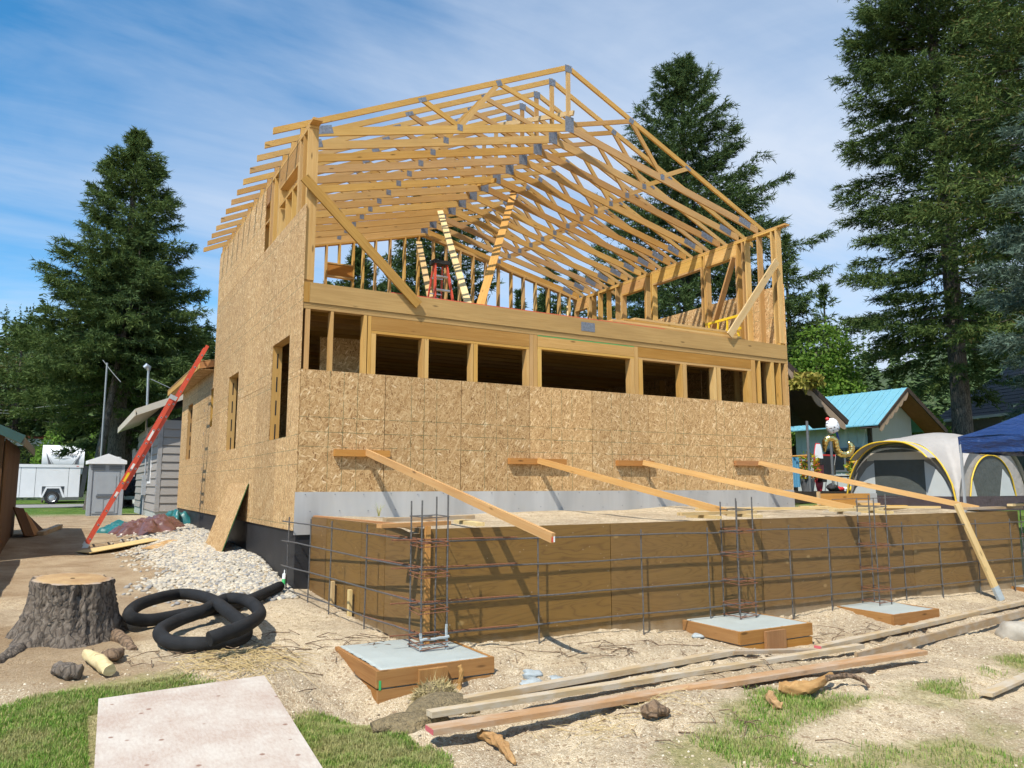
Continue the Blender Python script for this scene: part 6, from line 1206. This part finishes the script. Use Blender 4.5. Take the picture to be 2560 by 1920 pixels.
# ---------------------------------------------------------------- trees
def needle_mat(name, a, b_, c_, tip=None):
    return islands(name, [(0., a), (.55, b_), (.9, c_), (1., tip or c_)], .75, .25, .15, 0.55)
M_fir = needle_mat('dark_fir_needles', (.058, .098, .03), (.11, .172, .048), (.185, .255, .07))
M_fir2 = needle_mat('deep_fir_needles', (.048, .086, .032), (.09, .146, .048), (.145, .21, .064))
M_firy = needle_mat('yellow_green_needles', (.06, .10, .028), (.11, .165, .042), (.18, .23, .06), (.24, .14, .06))
M_spruce = needle_mat('blue_spruce_needles', (.07, .115, .085), (.14, .205, .15), (.24, .32, .24))
M_pine = needle_mat('pine_needles', (.04, .08, .026), (.075, .13, .04), (.12, .18, .06))
M_farn = needle_mat('far_forest_needles', (.065, .11, .045), (.105, .165, .06), (.15, .22, .08))
M_maple = islands('maple_leaves', [(0., (.10, .2, .025)), (.5, (.17, .31, .04)), (1., (.27, .4, .07))], .6, .4, .2, .5)
M_hedge = islands('hedge_leaves', [(0., (.1, .13, .02)), (.5, (.18, .2, .03)), (1., (.26, .26, .05))], .7, .25, .2, .5)
def unit(a): return a / np.maximum(np.linalg.norm(a, axis=-1, keepdims=True), 1e-9)
def sprays(P, Dr, L, nb, bl, bw, r):
    n = len(P); u = r.uniform(0, 1, (n, nb, 1)); o = P[:, None] + Dr[:, None] * (L[:, None, None] * u)
    d = unit(Dr[:, None] * .75 + r.standard_normal((n, nb, 3)) * .48); s = unit(np.cross(d, r.standard_normal((n, nb, 3)))); l = bl * r.uniform(.6, 1.3, (n, nb, 1)); w_ = bw * r.uniform(.7, 1.3, (n, nb, 1))
    v = np.stack([o - s * w_ / 2, o + s * w_ / 2, o + d * l], 2).reshape(-1, 3); return v
def conifer(name, label, base, H, R0, z0, seed, ns, mat, sl=.5, nb=8, bl=.26, bw=.06, p=.85, tr=.3, droop=.35, up=.25, ragged=.25, group=None, lean=(0, 0), round_=0.0, cat='tree', big=None):
    r = np.random.default_rng(seed); base = V(base); t = thing(name, tuple(base), label, cat, group)
    nbr = int(26 + (H - z0) * 9); f = np.sort(r.uniform(0, 1, nbr)) ** .92; az = (np.arange(nbr) * 2.399 + r.uniform(-.5, .5, nbr)) % (2 * np.pi)
    prof = (1 - f) ** p * np.clip(.55 + f * 4.5, 0, 1) + round_ * np.sin(np.pi * np.clip(f, 0, 1)) ** .7 * .5
    BL = np.maximum(R0 * prof * (1 + ragged * r.standard_normal(nbr)), .12 * R0 * (1 - f) + .12)
    if big: 
        for q, (ff, aa, mul) in enumerate(big): k = np.argmin(np.abs(f - ff)); az[k] = aa; BL[k] *= mul
    pr_ = BL ** 1.15 + .06 * BL.max() ** 1.15; pr_ /= pr_.sum(); bi = r.choice(nbr, ns, p=pr_); tt = r.uniform(0, 1, ns) ** .62
    L = BL[bi]; a = az[bi]; ff = f[bi]; dirr = np.stack([np.cos(a), np.sin(a), 0 * a], -1); side = np.stack([-np.sin(a), np.cos(a), 0 * a], -1)
    el = np.interp(ff, [0, .35, .8, 1], [-.18, .02, up, 1.1]); zz = z0 + ff * (H - z0)
    zo = L * (el * tt - droop * (1 - ff) * tt ** 2 * .5 + .16 * tt ** 4) ; lat = (r.uniform(-1, 1, ns) * .30 * L * (1.15 - tt) ** .8)
    P = np.stack([0 * zz, 0 * zz, zz + zo], -1) + dirr * (L * tt)[:, None] + side * lat[:, None]; P[:, 2] += -.12 * np.abs(lat) + .07 * r.standard_normal(ns); P[:, :2] += np.array(lean)[None] * (P[:, 2:3] / H)
    Dr = unit(dirr * .8 + side * (np.sign(lat) * r.uniform(0, 1.1, ns))[:, None] + np.array([0, 0, 1.]) * (el * .6 - .18 + .25 * r.standard_normal(ns))[:, None])
    SLn = sl * r.uniform(.5, 1.2, ns) * np.clip(.5 + L / R0, .5, 1.0); v = sprays(P, Dr, SLn, nb, bl, bw, r)
    # leader shoot
    k = max(70, ns // 40); q2 = r.uniform(0, 1, k) ** 1.2; zz2 = H - q2 * H * .1; P2 = np.stack([(.03 + .06 * q2 * R0) * r.standard_normal(k) + lean[0], (.03 + .06 * q2 * R0) * r.standard_normal(k) + lean[1], zz2], -1); a2 = r.uniform(0, 6.28, k); D2 = unit(np.stack([np.cos(a2), np.sin(a2), np.full(k, 1.0)], -1)); v = np.concatenate([v, sprays(P2, D2, np.full(k, .25), nb, bl, bw, r)])
    add('crown', tri_mesh('crown', v, np.arange(len(v)).reshape(-1, 3)), t, Matrix.Translation(base), mat)
    mb = MB(); hs = np.linspace(-.3, H * .97, 9); mb.tube([base + V((lean[0] * h / H, lean[1] * h / H, h)) for h in hs], [tr * (1.25 if i == 0 else 1.05) * (1 - .93 * max(0, h) / H) + .02 for i, h in enumerate(hs)], 12)
    trk = mb.build('trunk', M_trunk, t, True); lb = MB()
    for k in np.argsort(-BL)[:int(nbr * .55)]:
        pts = [base + V((lean[0] * (z0 + f[k] * (H - z0)) / H, lean[1] * (z0 + f[k] * (H - z0)) / H, z0 + f[k] * (H - z0))) + V((math.cos(az[k]) * BL[k] * q, math.sin(az[k]) * BL[k] * q, BL[k] * (np.interp(f[k], [0, .35, .8, 1], [-.18, .02, up, 1.1]) * q - droop * (1 - f[k]) * q * q * .5 + .16 * q ** 4))) for q in (0, .35, .65, .9)]
        lb.tube(pts, [tr * .16 * (1 - f[k]) + .012, .02 + tr * .05, .014, .006], 5, False)
    lb.build('limbs', M_trunk, t, True); return t
def gb(u, d): p = at(u, 1213, d); return (p.x, p.y, float(ground_z(p.x, p.y)) - .05)
conifer('fir_tree', 'large dark fir standing behind the portable toilet and the taupe house', gb(284, 38), 19.6, 5.6, 4.6, 1, 14500, M_fir, .55, 11, .25, .048, .85, .42, .35, .35, .11)
conifer('fir_tree', 'slim leaning fir with a bare lower trunk between the camper and the big fir', gb(226, 35.5), 14, 2.4, 6.5, 2, 2600, M_fir2, .5, 8, .26, .065, .7, .2, .4, .2, .25, lean=(1.6, .2))
conifer('fir_tree', 'bare-trunked conifer beside the big fir just left of the taupe house', gb(300, 41), 15, 3.6, 3.4, 21, 3800, M_fir2, .55, 8, .28, .07, .6, .55, .45, .1, .25)
conifer('fir_tree', 'tall dark fir with long upswept side branches rising behind the trusses', gb(1735, 39), 23.6, 7.0, 2.5, 3, 17000, M_fir2, .62, 11, .29, .052, .72, .42, .3, .42, .16, big=[(.47, -.55, 1.75), (.53, -.45, 1.6), (.40, -.6, 1.5), (.3, -.5, 1.35), (.62, -.4, 1.35)])
conifer('fir_tree', 'giant fir with a dark trunk behind the turquoise cabin, its top out of the picture', gb(2418, 34), 38, 4.5, 5.2, 4, 32000, M_fir, .58, 12, .26, .047, .26, .4, .42, .15, .12)
conifer('fir_tree', 'yellowish green conifer hanging in from the upper picture edge beside the giant fir', gb(2735, 25), 25, 4.0, 5.5, 5, 10000, M_firy, .5, 8, .24, .055, .5, .35, .55, .15, .28)
conifer('spruce_tree', 'blue-green spruce branches at the picture edge above the canopy', gb(2790, 18), 12, 2.5, 2.6, 6, 6500, M_spruce, .42, 11, .17, .035, .55, .24, .5, .1, .2)
conifer('fir_tree', 'small young fir standing alone between the tall fir and the giant fir', gb(1992, 44), 15.4, 2.5, 3, 7, 2300, M_fir, .5, 7, .3, .075, .9, .2, .3, .35, .25)
conifer('fir_tree', 'broad young fir on the hill side just behind the cabins', gb(2085, 56), 15.5, 3.6, 1, 8, 2300, M_fir, .6, 7, .36, .09, .9, .25, .3, .3, .25)
conifer('fir_tree', 'fir seen through the rear wall studs above the small boxed window', gb(880, 40), 13.8, 3.6, 3, 9, 5500, M_fir2, .55, 7, .3, .075, .85, .25, .3, .3, .25)
conifer('pine_tree', 'dark pine with puffy clumps behind the orange step ladder', gb(1075, 37), 15.2, 2.9, 4.5, 10, 6000, M_pine, .5, 10, .26, .06, .6, .25, .1, .5, .3, round_=.5)
for u_, d_, h_, r0_, sd, lb in ((1298, 55, 14.8, 2.0, 11, 'small distant fir in the gap of the rear wall studs, nearer the step ladder'), (1357, 58, 15.3, 2.3, 12, 'small distant fir in the rear wall gap next to the far wall corner'), (1378, 47, 14.6, 2.1, 13, 'narrow fir tip showing between the trusses left of the tall fir'), (1440, 52, 15.5, 2.6, 14, 'distant fir behind the far corner of the open upper floor'), (1520, 46, 12.5, 2.6, 15, 'fir half hidden behind the far wall windows of the upper floor')):
    conifer('fir_tree', lb, gb(u_, d_), h_, r0_, 2, sd, 1500, M_fir2, .5, 7, .32, .085, .85, .2, .3, .3, .25, 'distant firs behind the house')
conifer('cedar_tree', 'pale green drooping conifer at the left picture edge in front of the wooded hill', gb(25, 62), 13.5, 6.0, 3.5, 16, 4200, M_firy, .6, 8, .3, .075, .5, .3, .6, .1, .3)
conifer('cedar_tree', 'second pale green conifer between the picture edge and the big dark fir', gb(135, 66), 15, 5.0, 5.0, 17, 3000, M_fir, .6, 8, .3, .075, .6, .28, .5, .1, .3)
def leafy(name, label, base, lumps, nl, mat, sz, seed, trunk_r=.18, cat='tree', group=None):
    r = np.random.default_rng(seed); base = V(base); t = thing(name, tuple(base), label, cat, group); V_ = []; w_ = np.array([l[3] * l[4] for l in lumps]); bi = r.choice(len(lumps), nl, p=w_ / w_.sum()); Lm = np.array(lumps)[bi]
    d = unit(r.standard_normal((nl, 3))); q = r.uniform(.55, 1.0, (nl, 1)) ** .7 * (1 + .14 * np.sin(d[:, :1] * 9 + Lm[:, :1] * 5) * np.cos(d[:, 1:2] * 8 + seed) + .1 * np.sin(d[:, 2:3] * 13))
    P = Lm[:, :3] + d * q * np.stack([Lm[:, 3], Lm[:, 3], Lm[:, 4]], -1)
    n_ = unit(d * .7 + r.standard_normal((nl, 3)) * .8 + np.array([0, 0, .3])); a = unit(np.cross(n_, r.standard_normal((nl, 3)))); b = np.cross(n_, a); s = sz * r.uniform(.6, 1.3, (nl, 1))
    v = np.stack([P - a * s, P - b * s * .6, P + a * s, P + b * s * .6], 1).reshape(-1, 3)
    add('crown', tri_mesh('crown', v, np.arange(4 * nl).reshape(-1, 4)), t, Matrix.Translation(base), mat)
    zc = max(l[2] for l in lumps); mb = MB().tube([base, base + V((.1, 0, zc * .5)), base + V((0, .1, zc))], [trunk_r, trunk_r * .7, trunk_r * .3], 10)
    for l in lumps[:6]: mb.tube([base + V((.08, 0, zc * .4)), base + V((l[0], l[1], l[2])) * 1.0], [trunk_r * .45, .03], 6)
    mb.build('trunk', M_trunk, t, True); return t
leafy('maple_tree', 'bright green maple behind the brown cabin roof', gb(2062, 36), [(-.8, 0, 5.6, 1.4, 1.3), (.3, 0, 7.0, 1.6, 1.5), (1.2, .2, 5.8, 1.4, 1.4), (.2, -.5, 4.4, 1.8, 1.4), (-1.4, 0, 4.2, 1.4, 1.3), (1.8, 0, 4.4, 1.2, 1.3)], 9000, M_maple, .10, 1)
leafy('maple_tree', 'lower light green maple right beside the new house edge', gb(1985, 40), [(0, 0, 4.4, 1.7, 1.9), (1.2, 0, 3.6, 1.5, 1.8), (-1.3, 0, 3.8, 1.4, 1.6)], 4500, M_maple, .11, 2)
for k, (u_, h_) in enumerate(((2120, 6.4), (2165, 6.0), (2212, 5.8), (2258, 6.2), (2300, 5.6))):
    leafy('hedge_cypress', ('first', 'second', 'third', 'fourth', 'fifth')[k] + ' yellow-green cypress of the hedge behind the turquoise roof, counted from the utility pole', gb(u_, 41), [(0, 0, h_ * .3, 1.0, h_ * .32), (0, 0, h_ * .55, .85, h_ * .3), (0, 0, h_ * .8, .5, h_ * .22)], 2600, M_hedge, .1, 20 + k, .1, 'hedge tree', 'hedge behind the cabin')
leafy('leafy_shrub', 'leafy green shrub between the turquoise cabin and the giant fir trunk', gb(2345, 37), [(0, 0, 2.0, 1.3, 1.6), (-1.0, 0, 3.2, 1.1, 1.2), (.6, 0, 1.2, 1.2, 1.2)], 3500, M_maple, .1, 30, .08, 'shrub')
leafy('leafy_shrub', 'leafy green tree seen through the far ground-floor window opening', gb(1800, 24), [(0, 0, 1.8, 2.0, 1.6), (1.8, .4, 2.6, 1.4, 1.5), (-1.5, .5, 2.2, 1.3, 1.2)], 4000, M_maple, .1, 31, .1, 'tree')
leafy('leafy_shrub', 'bright shrub between the bare fir trunks and the camper', gb(222, 50), [(0, 0, 2.4, .6, 1.8), (.3, 0, 4.0, .5, 1.4)], 1500, M_maple, .1, 32, .06, 'shrub')
leafy('leafy_shrub', 'green shrub beside the dark shed eave in front of the red-roofed house', gb(108, 50), [(0, 0, 2.6, .8, 1.6), (.4, 0, 4.2, .6, 1.0)], 1500, M_maple, .1, 33, .06, 'shrub')
# wooded hills all round the back
azs = np.radians(np.linspace(-75, 120, 131)); rr = np.geomspace(66, 700, 26)
def hill_h(az, d):
    c = np.degrees(az); top = 16 + 7 * np.sin(c * .11 + 1.2) + 3.5 * np.sin(c * .31 + .4) + 4 * np.exp(-((c + 6) / 9) ** 2) + 3 * np.exp(-((c - 52) / 7) ** 2)
    return .3 + top * (.12 * sm(d, 66, 80) + .88 * sm(d, 72, 150)) + .05 * np.maximum(d - 150, 0)
AZ, RR = np.meshgrid(azs, rr); HX = CAMP.x + np.sin(AZ) * RR; HY = CAMP.y + np.cos(AZ) * RR; HZ_ = hill_h(AZ, RR) - .6
j = np.arange(25)[:, None] * 131 + np.arange(130)[None]; add('hills', tri_mesh('hills', np.stack([HX, HY, HZ_], -1).reshape(-1, 3), np.stack([j, j + 131, j + 132, j + 1], -1).reshape(-1, 4), True), None, None, simple('hill_undergrowth', (.05, .075, .03), .95, 0, .3, .4), kind='structure')
r = np.random.default_rng(77); NTR = 2300; fa = np.radians(r.uniform(-60, 105, NTR)); fd = 72 + 95 * r.uniform(0, 1, NTR) ** 1.3; th2 = r.uniform(5.0, 9.5, NTR) * np.where(r.uniform(0, 1, NTR) < .15, 1.3, 1); tb = np.stack([CAMP.x + np.sin(fa) * fd, CAMP.y + np.cos(fa) * fd, hill_h(fa, fd) - .8], -1)
K = 64; q = r.uniform(0, 1, (NTR, K)) ** .8; a = r.uniform(0, 6.28, (NTR, K)); wr = (th2[:, None] * .21) * (1 - q) ** .85 * r.uniform(.75, 1.2, (NTR, K)) + .1; o3 = np.stack([0 * q, 0 * q, q * th2[:, None]], -1) + tb[:, None]; dn = np.stack([np.cos(a), np.sin(a), 0 * a], -1); tip = o3 + dn * wr[..., None] + np.array([0, 0, 1.]) * (-.28 * wr + .1)[..., None]; sd_ = np.stack([-np.sin(a), np.cos(a), 0 * a], -1) * (wr * .42)[..., None]; md = o3 + dn * (wr * .55)[..., None] + np.array([0, 0, 1.]) * (.06 * wr)[..., None]
v = np.stack([o3 + np.array([0, 0, .25]), md - sd_, tip, md + sd_], 2).reshape(-1, 3); add('forest', tri_mesh('forest', v, np.arange(len(v)).reshape(-1, 4)), None, None, M_farn, label='conifer forest covering the hills behind the houses', cat='forest', kind='stuff')
# overhead wires at the far left
for k, (v0, v1) in enumerate(((1022, 1018), (1030, 1035))):
    tag(MB().tube(cat_rom([at(-40, v0, 60), at(30, v0 + 4, 60), at(100, v1, 60), at(190, v1 - 8, 60)], 4), .03, 5).build('overhead_wire', M_alu, None), ('upper', 'lower')[k] + ' pale overhead wire crossing the trees at the left picture edge', 'wire', 'overhead wires')
